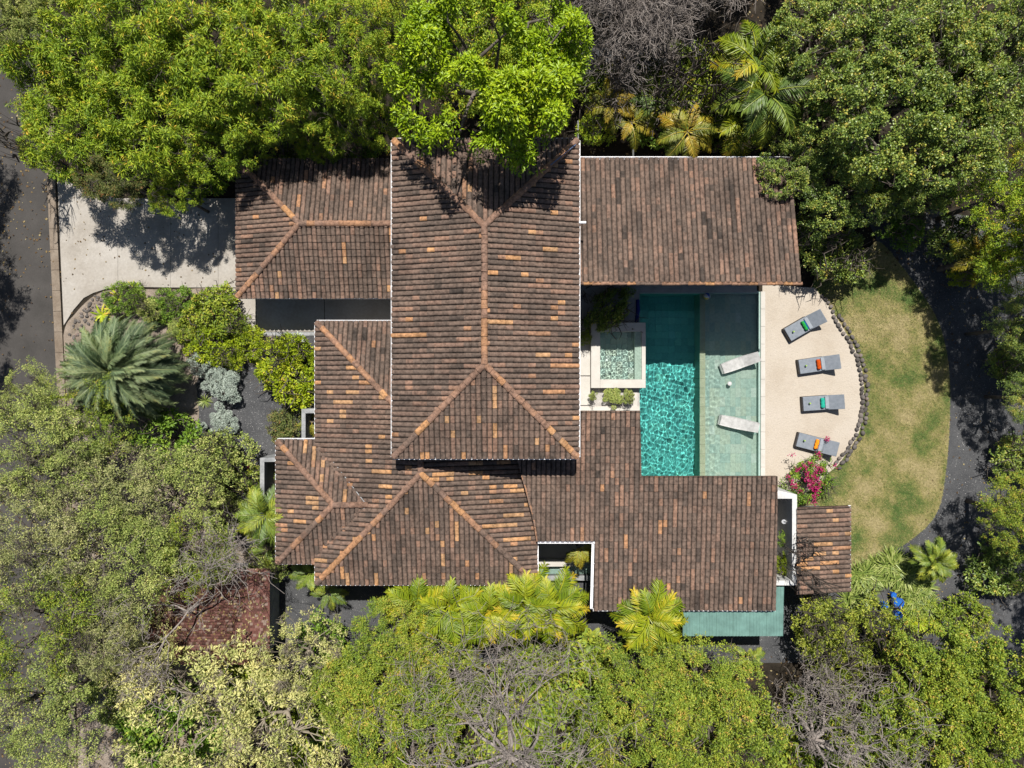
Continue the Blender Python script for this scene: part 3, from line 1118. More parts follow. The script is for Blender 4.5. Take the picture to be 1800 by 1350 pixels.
# green corrugated metal lean-to along the south side
gm = thing('metal_canopy', (0, 0, 0), 'green corrugated metal canopy along the south edge of the tiled roof', 'canopy')
zg = 3.0
gx0, gx1, gy0, gy1 = at(1200, 0, zg).x, at(1376, 0, zg).x, at(0, 1118, zg).y, at(0, 1030, zg).y
M['green_metal'] = plain('green_metal', (0.17, 0.31, 0.275), 0.5, 0.35, var=.22, scale=2.2)
np_ = 6
wsheet = (gx1 - gx0) / np_
for i in range(np_):
    xs = np.arange(0, wsheet + .001, .0355)
    V, F = [], []
    for j, x in enumerate(xs):
        h = (.0, .026, .026, .0)[j % 4]
        V += [(gx0 + i * wsheet + x, gy0, zg + h + .002 * (i % 2)), (gx0 + i * wsheet + x, gy1, zg + h + .12 + .002 * (i % 2))]
    for j in range(len(xs) - 1):
        F.append((2 * j, 2 * j + 2, 2 * j + 3, 2 * j + 1))
    mb = MB().add(V, F)
    mb.build('sheet', M['green_metal'], gm)
MB().box(gx0, gx1 - .01, gy0 + .05, gy0 + .12, zg - .16, zg - .04).build('beam', M['wood'], gm)
for x in (gx0 + .15, (gx0 + gx1) / 2, gx1 - .15):
    MB().box(x - .05, x + .05, gy0 + .04, gy0 + .14, 0, zg - .17).build('post', M['wood'], gm)

# red shingled shed under the pale tree
red = thing('red_roof_shed', (0, 0, 0), 'shed with a weathered maroon shingle roof half hidden by the pale-leaved tree', 'shed')
zr = 2.3
rx0, rx1, ry0, ry1 = at(255, 0, zr).x, at(474, 0, zr).x, at(0, 1168, zr).y, at(0, 1000, zr).y
M['shingle'] = tone_mat('maroon_shingle', [(0.0, (0.08, 0.04, 0.033)), (0.4, (0.15, 0.065, 0.053)), (0.75, (0.21, 0.1, 0.083)), (1.0, (0.27, 0.2, 0.165))], .9, .15, 0, .45, 2.6)
walls(red, [(rx0 + .3, rx1 - .3, ry0 + .3, ry1 - .3, zr - .06)], 'old_render')
rd = MB().box(rx0, rx1, ry0, ry1, zr - .05, zr).build('roof', M['shingle'], red)
rows, cols = 34, 38
cnt = 0
shm = []
for k in range(8):
    m_ = MB()
    m_.tone = .1 + k * .12
    w, l = (rx1 - rx0) / cols, (ry1 - ry0) / rows
    m_.add([(-w / 2 + .004, 0, .03), (w / 2 - .004, 0, .03), (w / 2 - .004, l * 1.15, .006), (-w / 2 + .004, l * 1.15, .006), (-w / 2 + .004, 0, .002), (w / 2 - .004, 0, .002)], [(0, 1, 2, 3), (4, 5, 1, 0)])
    shm.append(m_.mesh('shingle', M['shingle']))
V, F, T = [], [], []
for j in range(rows):
    for i in range(cols):
        x = rx0 + (rx1 - rx0) * (i + .5 + (.5 if j % 2 else 0)) / cols
        if x > rx1 - .1:
            continue
        y = ry0 + (ry1 - ry0) * j / rows
        if i >= cols - 9:
            obj_of('shingle', shm[random.randrange(8)], rd, (x, y, zr + random.uniform(0, .006)), (0, 0, random.uniform(-.03, .03)))
        else:
            k = len(V)
            me = shm[random.randrange(8)]
            t = .1 + random.randrange(8) * .12
            for v in me.vertices:
                V.append((v.co.x + x, v.co.y + y, v.co.z + zr + random.uniform(0, .006)))
                T.append(t)
            F += [(k, k + 1, k + 2, k + 3), (k + 4, k + 5, k + 1, k)]
o = obj_of('shingle_field', np_mesh('shingle', V, F, M['shingle'], T), rd)
o['kind'] = 'stuff'

# ------------------------------------------------------------------ walled light wells
def well(name, label, outer, walls_, z, floor_mat='grey_deck', mat='old_render', cat='courtyard'):
    t = thing(name, (0, 0, 0), label, cat)
    for pts in walls_:
        mb = MB()
        p2 = [tuple(at(x, y, z)[:2]) for x, y in pts]
        mb.prism(p2, 0, z)
        mb.build('wall', M[mat], t)
    fl = MB()
    fl.prism([tuple(at(x, y, z)[:2]) for x, y in outer], -.05, .02)
    fl.build('floor', M[floor_mat], t)
    return t


well('light_well', 'narrow grey walled light well against the west gutter, beside the red-flowered plant', [(458, 806), (520, 806), (520, 872), (458, 872)],
     [[(457, 805), (464.5, 812.2), (464.5, 900), (457, 900)], [(457, 805), (520, 803), (520, 811), (464.5, 812)]], 2.1, 'beige_wall')
well('light_well', 'small grey walled light well with a drooping palm frond, under the long west gutter', [(530, 719), (580, 719), (580, 778), (530, 778)],
     [[(530, 719), (537, 727), (537, 772), (530, 772)], [(530, 719), (580, 718), (580, 725.5), (537, 726.5)]], 2.3, 'beige_wall')
sw = well('shower_court', 'narrow white-walled outdoor shower court with shrubs between the villa and the garden shed', [(1340, 866), (1399, 866), (1399, 1026), (1340, 1026)],
     [[(1340, 858), (1366, 861.5), (1401, 869.5), (1392.5, 876.5), (1340, 876.5)], [(1401, 869.7), (1401, 1020), (1392.5, 1020), (1392.5, 876.7)], [(1340, 1021), (1401, 1020.3), (1401, 1029), (1340, 1029)]], 2.9, 'white_stone', 'render')
pz_ = MB()
p_ = at(1388, 917, 2.15)
pz_.tube([at(1393, 918, 2.3), at(1380, 917, 2.3), at(1378, 917, 2.22)], .022, 8)
pz_.tube([at(1378, 917, 2.22), at(1378, 917, 2.19)], [.1, .11], 14)
tag(pz_.build('shower', M['steel']), 'round steel shower head on a wall arm in the white-walled court', 'shower')
wf = thing('wooden_cabinet', at(1371, 897, .9), 'wooden cabinet with a pale yellow top standing in the shower court', 'cabinet')
MB().box(-.13, .2, -.26, .26, -.88, 0).build('body', M['dark_red'], wf)
MB().box(-.12, .06, -.2, .2, .001, .02).build('top', plain('pale_yellow_paint', (.6, .43, .14), .5), wf)

# plunge court between the south wings
pc = thing('plunge_court', (0, 0, 0), 'small walled court with a green plunge pool and white bench between the tiled wings', 'courtyard')
bx = lambda x0, x1, y0, y1, z: (at(x0, 0, z).x, at(x1, 0, z).x, at(0, y1, z).y, at(0, y0, z).y)
MB().box(*bx(935, 1052, 935, 987, 0), 0, .03).build('floor', M['white_stone'], pc)
MB().box(*bx(935, 1010, 984, 996, .45), 0, .45).build('bench', M['white_stone'], pc, bevel=.01)
MB().box(*bx(935, 1052, 987, 1016, 0), -.3, .02).build('basin', M['pool_tile'], pc)
MB().box(*bx(984, 996, 998, 1011, .15), -.1, .15).build('stepping_block', M['white_stone'], pc, bevel=.01)
MB().box(*bx(940, 1043, 1012.5, 1020.5, .5), 0, .5).build('wall', M['old_render'], pc)
water_body('plunge_water', at(936, 0).x, at(1046, 0).x, at(0, 1020, .1).y + .25, at(0, 996, .1).y, .3, -.1, .006, (), .04, (.2, .5), 31)

# small fittings on and beside the roofs
pr = MB().tube([at(1018, 391, 5.9), at(1030, 391, 5.9)], .05, 8)
tag(pr.build('vent_pipe', M['gutter']), 'short white pipe sticking out over the pool roof from the main gutter', 'pipe')
rail = MB().tube([at(1113, 236, 2.0), at(1113, 282, 2.0)], .045, 6)
tag(rail.build('fence_rail', M['steel']), 'grey metal rail running north from the pool roof gutter', 'rail')
rail = MB().tube([at(1016, 212, 1.6), at(1016.5, 250, 1.6)], .035, 6)
tag(rail.build('drain_pipe', M['old_render']), 'grey pipe running north from the corner of the main roof', 'pipe')
cab = MB().tube([at(1012, 254, 6.0), at(985, 276, 6.35), at(968, 290, 6.5)], .022, 5)
tag(cab.build('cable', plain('blue_cable', (.1, .16, .3), .5)), 'dark blue cable lying on the north-east hip of the main roof', 'cable')
rail = MB().tube([at(660, 252, 1.2), at(659, 284, 1.2)], .04, 6)
tag(rail.build('fence_rail', M['steel']), 'grey metal rail running north behind the carport roof', 'rail')
# ------------------------------------------------------------------ loungers, towels and small things round the pool
M['charcoal'] = plain('charcoal_resin', (0.045, 0.04, 0.042), 0.6, var=.25)
M['grey_cushion'] = noisy('grey_cushion', [(0.3, (0.22, 0.25, 0.29)), (0.7, (0.29, 0.32, 0.365))], 6, 4, .9, .15, (90, .4, (.35, .35, .35), (.65, .65, .65)))
M['white_shell'] = noisy('white_resin', [(0.3, (0.42, 0.42, 0.41)), (0.55, (0.56, 0.56, 0.55)), (0.8, (0.66, 0.66, 0.65))], 5, 6, .5, .3)


def pad(x0, x1, y0, y1, z0, z1, r=.03):
    return MB().box(x0, x1, y0, y1, z0, z1), r


def lounger(px, py, ang, label, back=12, towel=None):
    loc = at(px, py, .3)
    t = thing('sun_lounger', (loc.x, loc.y, .022), label, 'sun lounger', 'grey sun loungers on the sand', math.radians(ang))
    L, W = 1.86, .72
    MB().box(-L / 2, L / 2 - .62, -W / 2, W / 2, 0.0, .24).build('base', M['charcoal'], t, bevel=.02)
    MB().box(-L / 2 + .03, L / 2 - .62, -W / 2 + .015, W / 2 - .015, .243, .33).build('cushion', M['grey_cushion'], t, bevel=.025)
    bk = MB()
    a = math.radians(34)
    x0 = L / 2 - .61
    bk.bar((x0, 0, .27), (x0 + .74 * math.cos(a), 0, .27 + .74 * math.sin(a)), W - .02, .07)
    bk.build('backrest', M['grey_cushion'], t, bevel=.02)
    MB().bar((x0 + .45, -.2, .03), (x0 + .5, -.2, .5), .05, .04).build('strut', M['charcoal'], t)
    MB().bar((x0 + .45, .2, .03), (x0 + .5, .2, .5), .05, .04).build('strut', M['charcoal'], t)
    MB().box(-L / 2 + 1.06, x0 - .005, -W / 2 + .06, W / 2 - .06, .335, .42).build('pillow', plain('light_grey_pillow', (.33, .365, .41), .9), t, bevel=.035)
    return t


def rolled_towel(t, cols, label, two=False):
    """A loosely rolled towel lying across the lounger in front of the pillow."""
    mw = Matrix.Translation(t.location) @ Matrix.Rotation(t.rotation_euler.z, 4, 'Z')
    c = mw @ Vector((.0, 0, .335 + .085))
    o = thing('rolled_towel', c, label, 'towel', None, t.rotation_euler.z + math.pi / 2)
    m = plain('towel', cols[0], .95, .1, var=.3, scale=14)
    pts, r = [], []
    for i in range(9):
        x = -.23 + .46 * i / 8
        pts.append((x, .008 * math.sin(i * 2.1), .004 * math.cos(i)))
        r.append((.08 if i in (0, 8) else .093) + .004 * math.sin(i * 1.7))
    MB().tube(pts, r, 12).build('roll', m, o, smooth=False, bevel=.006)
    m2 = plain('towel_band', cols[1], .95, .1, var=.3, scale=14)
    vs, fs = [], []
    for i in range(7):
        a = math.radians((8 if two else -60) + 62 * i / 6)
        for x in (-.235, .235):
            vs.append((x, -math.cos(a) * .101, math.sin(a) * .101))
    fs = [(2 * i, 2 * i + 1, 2 * i + 3, 2 * i + 2) for i in range(6)]
    vs2 = [(x, y * 1.06, z * 1.06) for x, y, z in vs]
    MB().add(vs + vs2, [f[::-1] for f in fs] + [tuple(k + 14 for k in f) for f in fs] + [(0, 1, 15, 14), (12, 26, 27, 13)]).build('fold', m2, o)


def lime(t, label):
    mw = Matrix.Translation(t.location) @ Matrix.Rotation(t.rotation_euler.z, 4, 'Z')
    c = mw @ Vector((-.62, .02, .335))
    o = thing('drink_glass', c, label, 'glass')
    MB().tube([(0, 0, 0), (0, 0, .07), (0, 0, .13)], [.032, .036, .042], 10).build('cup', plain('green_drink', (.12, .3, .06), .2, .5), o)
    MB().tube([(.012, 0, .131), (.012, 0, .14)], .03, 10).build('lime_slice', plain('lime_slice', (.45, .62, .12), .4), o)
    MB().bar((-.01, -.01, .06), (-.06, .05, .2), .008, .008).build('straw', M['gutter'], o)


for px, py, ang, lab, tc, tl, gl in (
        (1412.5, 572.5, 30.2, 'grey sun lounger tilted north-east in the tree shadow, carrying a green towel', ((.03, .38, .08), (.01, .1, .36)), 'green and blue rolled towel on the northernmost grey lounger', 'small green drink on the foot of the northernmost grey lounger'),
        (1437, 640.5, 8.2, 'grey sun lounger second from the north, carrying a red-orange towel', ((.62, .09, .01), (.5, .13, .03)), 'red-orange rolled towel on the second lounger from the north', 'small green drink on the foot of the lounger with the red-orange towel'),
        (1444, 708, 4.0, 'grey sun lounger lying nearly square to the pool, carrying a teal towel', ((.03, .45, .33), (.06, .5, .42)), 'teal rolled towel on the third lounger from the north', 'small green drink on the foot of the lounger with the teal towel'),
        (1433.5, 780.5, -14.5, 'grey sun lounger beside the magenta bougainvillea, carrying an amber towel', ((.72, .23, .015), (.1, .2, .42)), 'amber rolled towel on the lounger nearest the bougainvillea', 'small green drink on the foot of the lounger nearest the bougainvillea')):
    t = lounger(px, py, ang, lab)
    rolled_towel(t, tc, tl, 'blue' in tl)
    lime(t, gl)


def pool_lounger(px, py, ang, label):
    """White in-pool lounger: a curved shell, foot end low, head end raised out of the water."""
    loc = at(px, py, 0.1)
    t = thing('pool_lounger', (loc.x, loc.y, ZS), label, 'pool lounger', 'white loungers standing in the shallow shelf', math.radians(ang))
    L, W = 1.84, .56
    prof = [(-.92, .30), (-.78, .37), (-.55, .42), (-.3, .425), (-.1, .405), (.05, .405), (.2, .44), (.45, .58), (.7, .75), (.92, .86)]
    vs, fs = [], []
    for i, (x, z) in enumerate(prof):
        w = W / 2 * (.86 + .14 * math.sin(math.pi * i / 9))
        for y in (-w, -w * .8, w * .8, w):
            vs.append((x, y, z + (.012 if abs(y) == w else 0)))
        for y in (w, -w):
            vs.append((x, y, z - .07 - (.02 if y else 0)))
    n = len(prof)
    for i in range(n - 1):
        a, b = i * 6, (i + 1) * 6
        for j in range(6):
            k = (j + 1) % 6
            fs.append((a + j, b + j, b + k, a + k))
    fs.append(tuple(range(6)))
    fs.append(tuple((n - 1) * 6 + j for j in range(6))[::-1])
    MB().add(vs, fs).build('shell', M['white_shell'], t, smooth=False)
    sl = MB()
    for i in range(7):
        x = -.02 + .03 * i
        sl.box(x, x + .012, -.17, .17, .395 - .02 * abs(3 - i) * .3, .402)
    for x, y in ((-.6, -.2), (-.6, .2), (.55, -.2), (.55, .2)):
        MB().box(x - .05, x + .05, y - .05, y + .05, 0, .36 if x < 0 else .52).build('leg', M['white_shell'], t)
    return t


pool_lounger(1300, 638, 20, 'white in-pool lounger with dark specks, the one nearer the roof shadow')
pool_lounger(1297.5, 744.5, -12, 'clean white in-pool lounger at the southern end of the shallow shelf')
sk = thing('skimmer_float', (*at(1283, 674, 0)[:2], WL + .01), 'round white float drifting between the two white in-pool loungers', 'float')
MB().tube([(0, 0, -.03), (0, 0, .035)], [.1, .105], 18).build('body', M['white_shell'], sk)
MB().tube([(0, 0, .037), (0, 0, .06)], [.045, .04], 14).build('lid', M['gutter'], sk)
ball = thing('beach_ball', (*at(1242, 521, 0)[:2], WL + .13), 'blue, white and yellow beach ball floating at the shaded end of the pool', 'ball')
cols = [(.6, .6, .62), (.04, .12, .5), (.6, .6, .62), (.6, .5, .05), (.6, .6, .62), (.04, .12, .5)]
for k in range(6):
    vs, fs = [], []
    for i in range(9):
        th = math.pi * i / 8
        for j in range(4):
            ph = 2 * math.pi * (k + j / 3) / 6
            vs.append((.17 * math.sin(th) * math.cos(ph), .17 * math.sin(th) * math.sin(ph), .17 * math.cos(th)))
    for i in range(8):
        for j in range(3):
            fs.append((i * 4 + j, (i + 1) * 4 + j, (i + 1) * 4 + j + 1, i * 4 + j + 1))
    MB().add(vs, fs).build('panel', plain('ball_vinyl', cols[k], .35, .4), ball, smooth=True)
ball.rotation_euler = (.7, .4, .3)
fl = MB()
fl.tube([at(1121, 527, .09), at(1121.5, 545, .085), at(1119, 566, .09)], [.09, .1, .09], 10)
tag(fl.build('foam_float', plain('blue_foam', (.012, .03, .2), .8)), 'long dark blue foam float lying at the shaded pool edge beside the spa', 'float')

# stones along the sand
stones = thing('stone_border', (0, 0, 0), 'curved border of dark rounded stones between the sand and the lawn', 'stone border')
M['stone'] = tone_mat('basalt_stone', [(0.0, (0.07, 0.062, 0.058)), (0.5, (0.155, 0.14, 0.13)), (0.8, (0.24, 0.21, 0.19)), (1.0, (0.26, 0.17, 0.14))], .9, .2, 0, .3, 5)


def stone_mesh(seed, tone):
    r = np.random.default_rng(seed)
    bm = bmesh.new()
    bmesh.ops.create_icosphere(bm, subdivisions=2, radius=1)
    d = [(r.normal(size=3), r.uniform(-.22, .1)) for _ in range(9)]
    for v in bm.verts:
        s = 1
        n = v.co.normalized()
        for q, a in d:
            q_ = q / np.linalg.norm(q)
            s += a * max(0, n.dot(Vector(q_))) ** 3
        v.co = n * s
    me = bpy.data.meshes.new('stone')
    bm.to_mesh(me)
    bm.free()
    a = me.attributes.new('tone', 'FLOAT', 'POINT')
    a.data.foreach_set('value', np.full(len(me.vertices), tone, dtype=np.float32))
    me.materials.append(M['stone'])
    return me


STONES = [stone_mesh(k, t) for k, t in enumerate((.2, .3, .4, .45, .55, .6, .7, .5, .85, .35))]
pts = ROCKLINE[:-4]
seg = [0]
for p, q in zip(pts, pts[1:]):
    seg.append(seg[-1] + math.dist(p, q))
tot = seg[-1]


def along(s):
    for i in range(len(pts) - 1):
        if seg[i + 1] >= s:
            t = (s - seg[i]) / (seg[i + 1] - seg[i] + 1e-9)
            p, q = pts[i], pts[i + 1]
            d = Vector((q[0] - p[0], q[1] - p[1])).normalized()
            return Vector((p[0] + (q[0] - p[0]) * t, p[1] + (q[1] - p[1]) * t)), d
    return Vector(pts[-1]), d


s = 0.0
rr = random.Random(4)
while s < tot:
    p, d = along(s)
    nrm = Vector((-d.y, d.x))
    wide = 1 if s < tot * .12 else 2
    for w in range(wide):
        a, b = rr.uniform(.1, .165), rr.uniform(.085, .125)
        off = (w - (wide - 1) / 2) * .24 + rr.uniform(-.05, .05)
        o = obj_of('stone', STONES[rr.randrange(10)], stones, (p.x + nrm.x * off + d.x * w * .1, p.y + nrm.y * off + d.y * w * .1, .07 + .02 * rr.random()), (rr.uniform(-.3, .3), rr.uniform(-.3, .3), math.atan2(d.y, d.x) + rr.uniform(-.6, .6)), (a, b, rr.uniform(.085, .12)))
    s += rr.uniform(.2, .27)

# loose stones along the planting bed, by the drive and by the step
bedst = thing('rubble_edging', (0, 0, 0), 'loose grey stones edging the planting bed beside the driveway', 'stone edging')
for poly, n in ((pxs((114, 590), (166, 520), (192, 511), (196, 540), (150, 575), (128, 600)), 85), (pxs((478, 590), (545, 590), (540, 606), (490, 612)), 60), (pxs((340, 620), (430, 600), (470, 640), (400, 640), (350, 655)), 70), (pxs((360, 520), (470, 590), (470, 610), (380, 620)), 40)):
    for x, y in scatter(poly, n):
        a = RNG.uniform(.045, .12)
        obj_of('stone', STONES[RNG.integers(10)], bedst, (x, y, .03), (RNG.uniform(-.4, .4), RNG.uniform(-.4, .4), RNG.uniform(0, 6)), (a, a * .75, a * .6))

# light specks in the gravel and fallen leaves: countless small pieces
def specks(name, poly, n, z, size, mat, tones=(0, 1), flat=False):
    P = scatter(poly, n)
    n = len(P)
    ang = RNG.uniform(0, 6.28, n)
    a = RNG.uniform(*size, n)
    b = a * RNG.uniform(.45, .9, n)
    d = np.stack([np.cos(ang), np.sin(ang)], 1)
    e = np.stack([-d[:, 1], d[:, 0]], 1)
    h = np.zeros(n) + .002 if flat else b * .5
    V = np.zeros((n, 5, 3))
    V[:, 0, :2] = P + d * a[:, None]
    V[:, 1, :2] = P + e * b[:, None]
    V[:, 2, :2] = P - d * a[:, None]
    V[:, 3, :2] = P - e * b[:, None]
    V[:, 4, :2] = P
    V[:, :4, 2] = z + (RNG.uniform(0, .02, (n, 4)) if flat else 0)
    V[:, 4, 2] = z + h + (.012 if flat else 0)
    F = (np.array([[0, 1, 4], [1, 2, 4], [2, 3, 4], [3, 0, 4]])[None] + (np.arange(n) * 5)[:, None, None]).reshape(-1, 3)
    T = np.repeat(RNG.uniform(*tones, n), 5)
    o = obj_of(name, np_mesh(name, V.reshape(-1, 3), F, mat, T))
    o['kind'] = 'stuff'
    return o


M['pebble'] = tone_mat('pebble', [(0, (.06, .06, .063)), (.6, (.14, .14, .145)), (.85, (.26, .26, .26)), (1, (.5, .49, .48))], .9, .2, 0, .05)
M['dry_leaf'] = tone_mat('dry_leaf', [(0, (.06, .035, .018)), (.5, (.16, .1, .045)), (.8, (.3, .22, .09)), (1, (.42, .36, .2))], .8, .2, 0, .1)
specks('gravel', pxs((345, 650), (470, 600), (560, 600), (560, 800), (440, 985), (395, 950), (420, 840), (345, 760)), 9000, .008, (.01, .028), M['pebble'])
specks('gravel', pxs((1500, 340), (1620, 380), (1850, 500), (1850, 1000), (1700, 1160), (1560, 1010), (1680, 800), (1670, 600)), 16000, .008, (.01, .03), M['pebble'])
specks('gravel', pxs((470, 1020), (1500, 1020), (1500, 1160), (470, 1160)), 12000, .008, (.01, .028), M['pebble'])
specks('pebbles', SAND, 900, .023, (.01, .024), tone_mat('sand_pebble', [(0, (.34, .29, .24)), (1, (.62, .58, .52))], .9, .2, 0, .05))
specks('fallen_leaves', pxs((1500, 360), (1850, 400), (1850, 1000), (1650, 1150), (1600, 950), (1680, 700)), 500, .02, (.03, .07), M['dry_leaf'], (0, 1), True)
specks('fallen_leaves', pxs((0, 200), (330, 330), (420, 520), (200, 520), (0, 700)), 260, .06, (.025, .06), M['dry_leaf'], (0, .8), True)
specks('fallen_leaves', pxs((-300, -200), (2100, -200), (2100, 480), (-300, 480)), 9000, .02, (.03, .08), M['dry_leaf'], (0, 1), True)
specks('fallen_leaves', pxs((-300, 800), (480, 800), (480, 1700), (-300, 1700)), 7000, .02, (.03, .08), M['dry_leaf'], (0, 1), True)
specks('fallen_leaves', pxs((480, 1150), (2100, 1150), (2100, 1700), (480, 1700)), 7000, .02, (.03, .08), M['dry_leaf'], (0, 1), True)
# bits fallen on the roofs stay on the tiles: none are loose in the photograph

# grass blades on the lawn
def grass(name, poly, n, mat, z=.012):
    P = scatter(poly, n)
    P = P[~inside(SAND, P[:, 0], P[:, 1])]
    n = len(P)
    ang = RNG.uniform(0, 6.28, n)
    h = RNG.uniform(.03, .075, n)
    lean = RNG.uniform(.02, .09, n)
    d = np.stack([np.cos(ang), np.sin(ang)], 1)
    e = np.stack([-d[:, 1], d[:, 0]], 1) * .011
    V = np.zeros((n, 3, 3))
    V[:, 0, :2] = P + e
    V[:, 1, :2] = P - e
    V[:, 2, :2] = P + d * lean[:, None]
    V[:, :2, 2] = z
    V[:, 2, 2] = z + h
    F = np.arange(n * 3).reshape(n, 3)
    o = obj_of(name, np_mesh(name, V.reshape(-1, 3), F, mat, np.repeat(RNG.uniform(0, 1, n), 3)))
    o['kind'] = 'stuff'


def grass_material():
    m, nt, b = base_mat('grass_blade', .8, .2)
    a = nt.nodes.new('ShaderNodeAttribute')
    a.attribute_name = 'tone'
    n = noise(nt, pos_of(nt), .55, 10.0, .72)
    s = nd(nt, 'ShaderNodeMath', operation='MULTIPLY_ADD')
    nt.links.new(a.outputs['Fac'], s.inputs[0])
    s.inputs[1].default_value = .24
    nt.links.new(n, s.inputs[2])
    s2 = nd(nt, 'ShaderNodeMath', operation='SUBTRACT')
    nt.links.new(s.outputs[0], s2.inputs[0])
    s2.inputs[1].default_value = .12
    c = ramp(nt, s2.outputs[0], [(0.36, (0.077, 0.126, 0.035)), (0.45, (0.154, 0.175, 0.056)), (0.52, (0.259, 0.231, 0.091)), (0.64, (0.35, 0.294, 0.154))])
    nt.links.new(c, b.inputs['Base Color'])
    return m


M['grass'] = grass_material()
grass('grass', LAWN, 90000, M['grass'])
# ------------------------------------------------------------------ vegetation
def unit(a):
    return a / (np.linalg.norm(a, axis=-1, keepdims=True) + 1e-9)


def leaf_mesh(name, base, d, nrm, L, W, tone, mat, bend=.12):
    """Leaves as folded rhombi: base point, direction, face normal, length, width per leaf."""
    n = len(base)
    nrm = unit(nrm - d * (nrm * d).sum(1, keepdims=True))
    s = np.cross(d, nrm)
    V = np.empty((n, 4, 3))
    V[:, 0] = base
    mid = base + d * (L * .45)[:, None]
    V[:, 1] = mid + s * (W / 2)[:, None] + nrm * (W * .15)[:, None]
    V[:, 2] = base + d * L[:, None] - nrm * (L * bend)[:, None]
    V[:, 3] = mid - s * (W / 2)[:, None] + nrm * (W * .15)[:, None]
    F = (np.array([[0, 1, 2], [0, 2, 3]])[None] + (np.arange(n) * 4)[:, None, None]).reshape(-1, 3)
    return np_mesh(name, V.reshape(-1, 3), F, mat, np.repeat(tone, 4))


def crown_points(rng, R, H, lobes, sprays, lobe_r=(.2, .34), up=-.25, hollow=.8, gaps=0.0, flat=.75, sep=.62):
    """Lobes over a dome; sprays on each lobe. Returns spray positions, outward directions, lobe index, lobe centres and radii."""
    c = []
    k = 0
    while len(c) < lobes and k < 4000:
        k += 1
        a, r = rng.uniform(0, 6.283), math.sqrt(rng.uniform(0, 1))
        z = H * (math.sqrt(max(0, 1 - (r * .95) ** 2)) * rng.uniform(.5, 1.0) - .05)
        lr = R * rng.uniform(*lobe_r) * (1 - .25 * r)
        q = np.array([R * (1 - .7 * lr / R) * r * math.cos(a), R * (1 - .7 * lr / R) * r * math.sin(a), z])
        if all(np.linalg.norm(q - p) > sep * max(lr, l2) for p, l2 in c):
            c.append((q, lr))
    C = np.array([p for p, _ in c])
    LR = np.array([l for _, l in c])
    n = sprays
    w = LR ** 2 / (LR ** 2).sum()
    idx = np.repeat(np.arange(len(C)), np.maximum(3, (w * n * len(C)).astype(int)) if False else np.maximum(3, np.round(w * lobes * sprays).astype(int)))
    d = unit(rng.normal(size=(len(idx), 3)))
    d[:, 2] = np.where(d[:, 2] < up, -d[:, 2] * .6, d[:, 2])
    d = unit(d)
    rad = LR[idx] * rng.uniform(hollow, 1.08, len(idx))
    P = C[idx] + d * rad[:, None] * np.array([1, 1, flat])
    return P, d, idx, C, LR


def crown(name, seed, mat, R=3.0, H=2.4, lobes=34, sprays=60, leaves=11, L=.2, W=.065, droop=.35, spread=1.0, lobe_r=(.2, .34), hollow=.8, tone_spread=.16, tip=.0, up=-.25, flat=.75, bend=.15, sep=.62, sub_r=.0, sub_n=5):
    rng = np.random.default_rng(seed)
    P, d, idx, C, LR = crown_points(rng, R, H, lobes, sprays, lobe_r, up, hollow, 0, flat, sep)
    ct = rng.normal(0, tone_spread * .8, len(P))
    if sub_r:
        # every point becomes a small tuft of its own
        e = unit(rng.normal(size=(len(P) * sub_n, 3)) * .8 + np.repeat(d, sub_n, 0) * .55 + np.array([0, 0, .3]))
        P = np.repeat(P, sub_n, 0) + e * (sub_r * rng.uniform(.45, 1.15, (len(e), 1))) * np.array([1, 1, .8])
        d = unit(e * .8 + np.repeat(d, sub_n, 0) * .4)
        idx, ct = np.repeat(idx, sub_n), np.repeat(ct, sub_n)
    n = len(P)
    lt = rng.normal(0, tone_spread * .6, len(C))
    st = np.clip(.45 + lt[idx] + ct + rng.normal(0, tone_spread * .5, n) + tip * (rng.uniform(0, 1, n) < .12), 0, 1)
    k = leaves
    base = np.repeat(P, k, 0)
    dd = np.repeat(d, k, 0)
    # a leaf leaves its spray sideways, spread round the spray's axis
    az = (np.tile(np.arange(k) / k * 6.283, n) + rng.uniform(0, 1.2, n * k)) + np.repeat(rng.uniform(0, 6.28, n), k)
    a = unit(np.cross(dd, unit(rng.normal(size=(n, 3))).repeat(k, 0)))
    b = np.cross(dd, a)
    rad = a * np.cos(az)[:, None] + b * np.sin(az)[:, None]
    ld = unit(rad * spread + dd * rng.uniform(.05, .75, (n * k, 1)) + np.array([0, 0, -droop]) + rng.normal(0, .12, (n * k, 3)))
    nr = unit(dd * .5 + np.array([0, .35, 1.1]) + rng.normal(0, .3, (n * k, 3)))
    ll = L * rng.uniform(.65, 1.2, n * k)
    tone = np.clip(np.repeat(st, k) + rng.normal(0, .07, n * k), 0, 1)
    me = leaf_mesh(name, base + rad * .02, ld, nr, ll, W * rng.uniform(.75, 1.2, n * k), tone, mat, bend)
    return me, C, LR


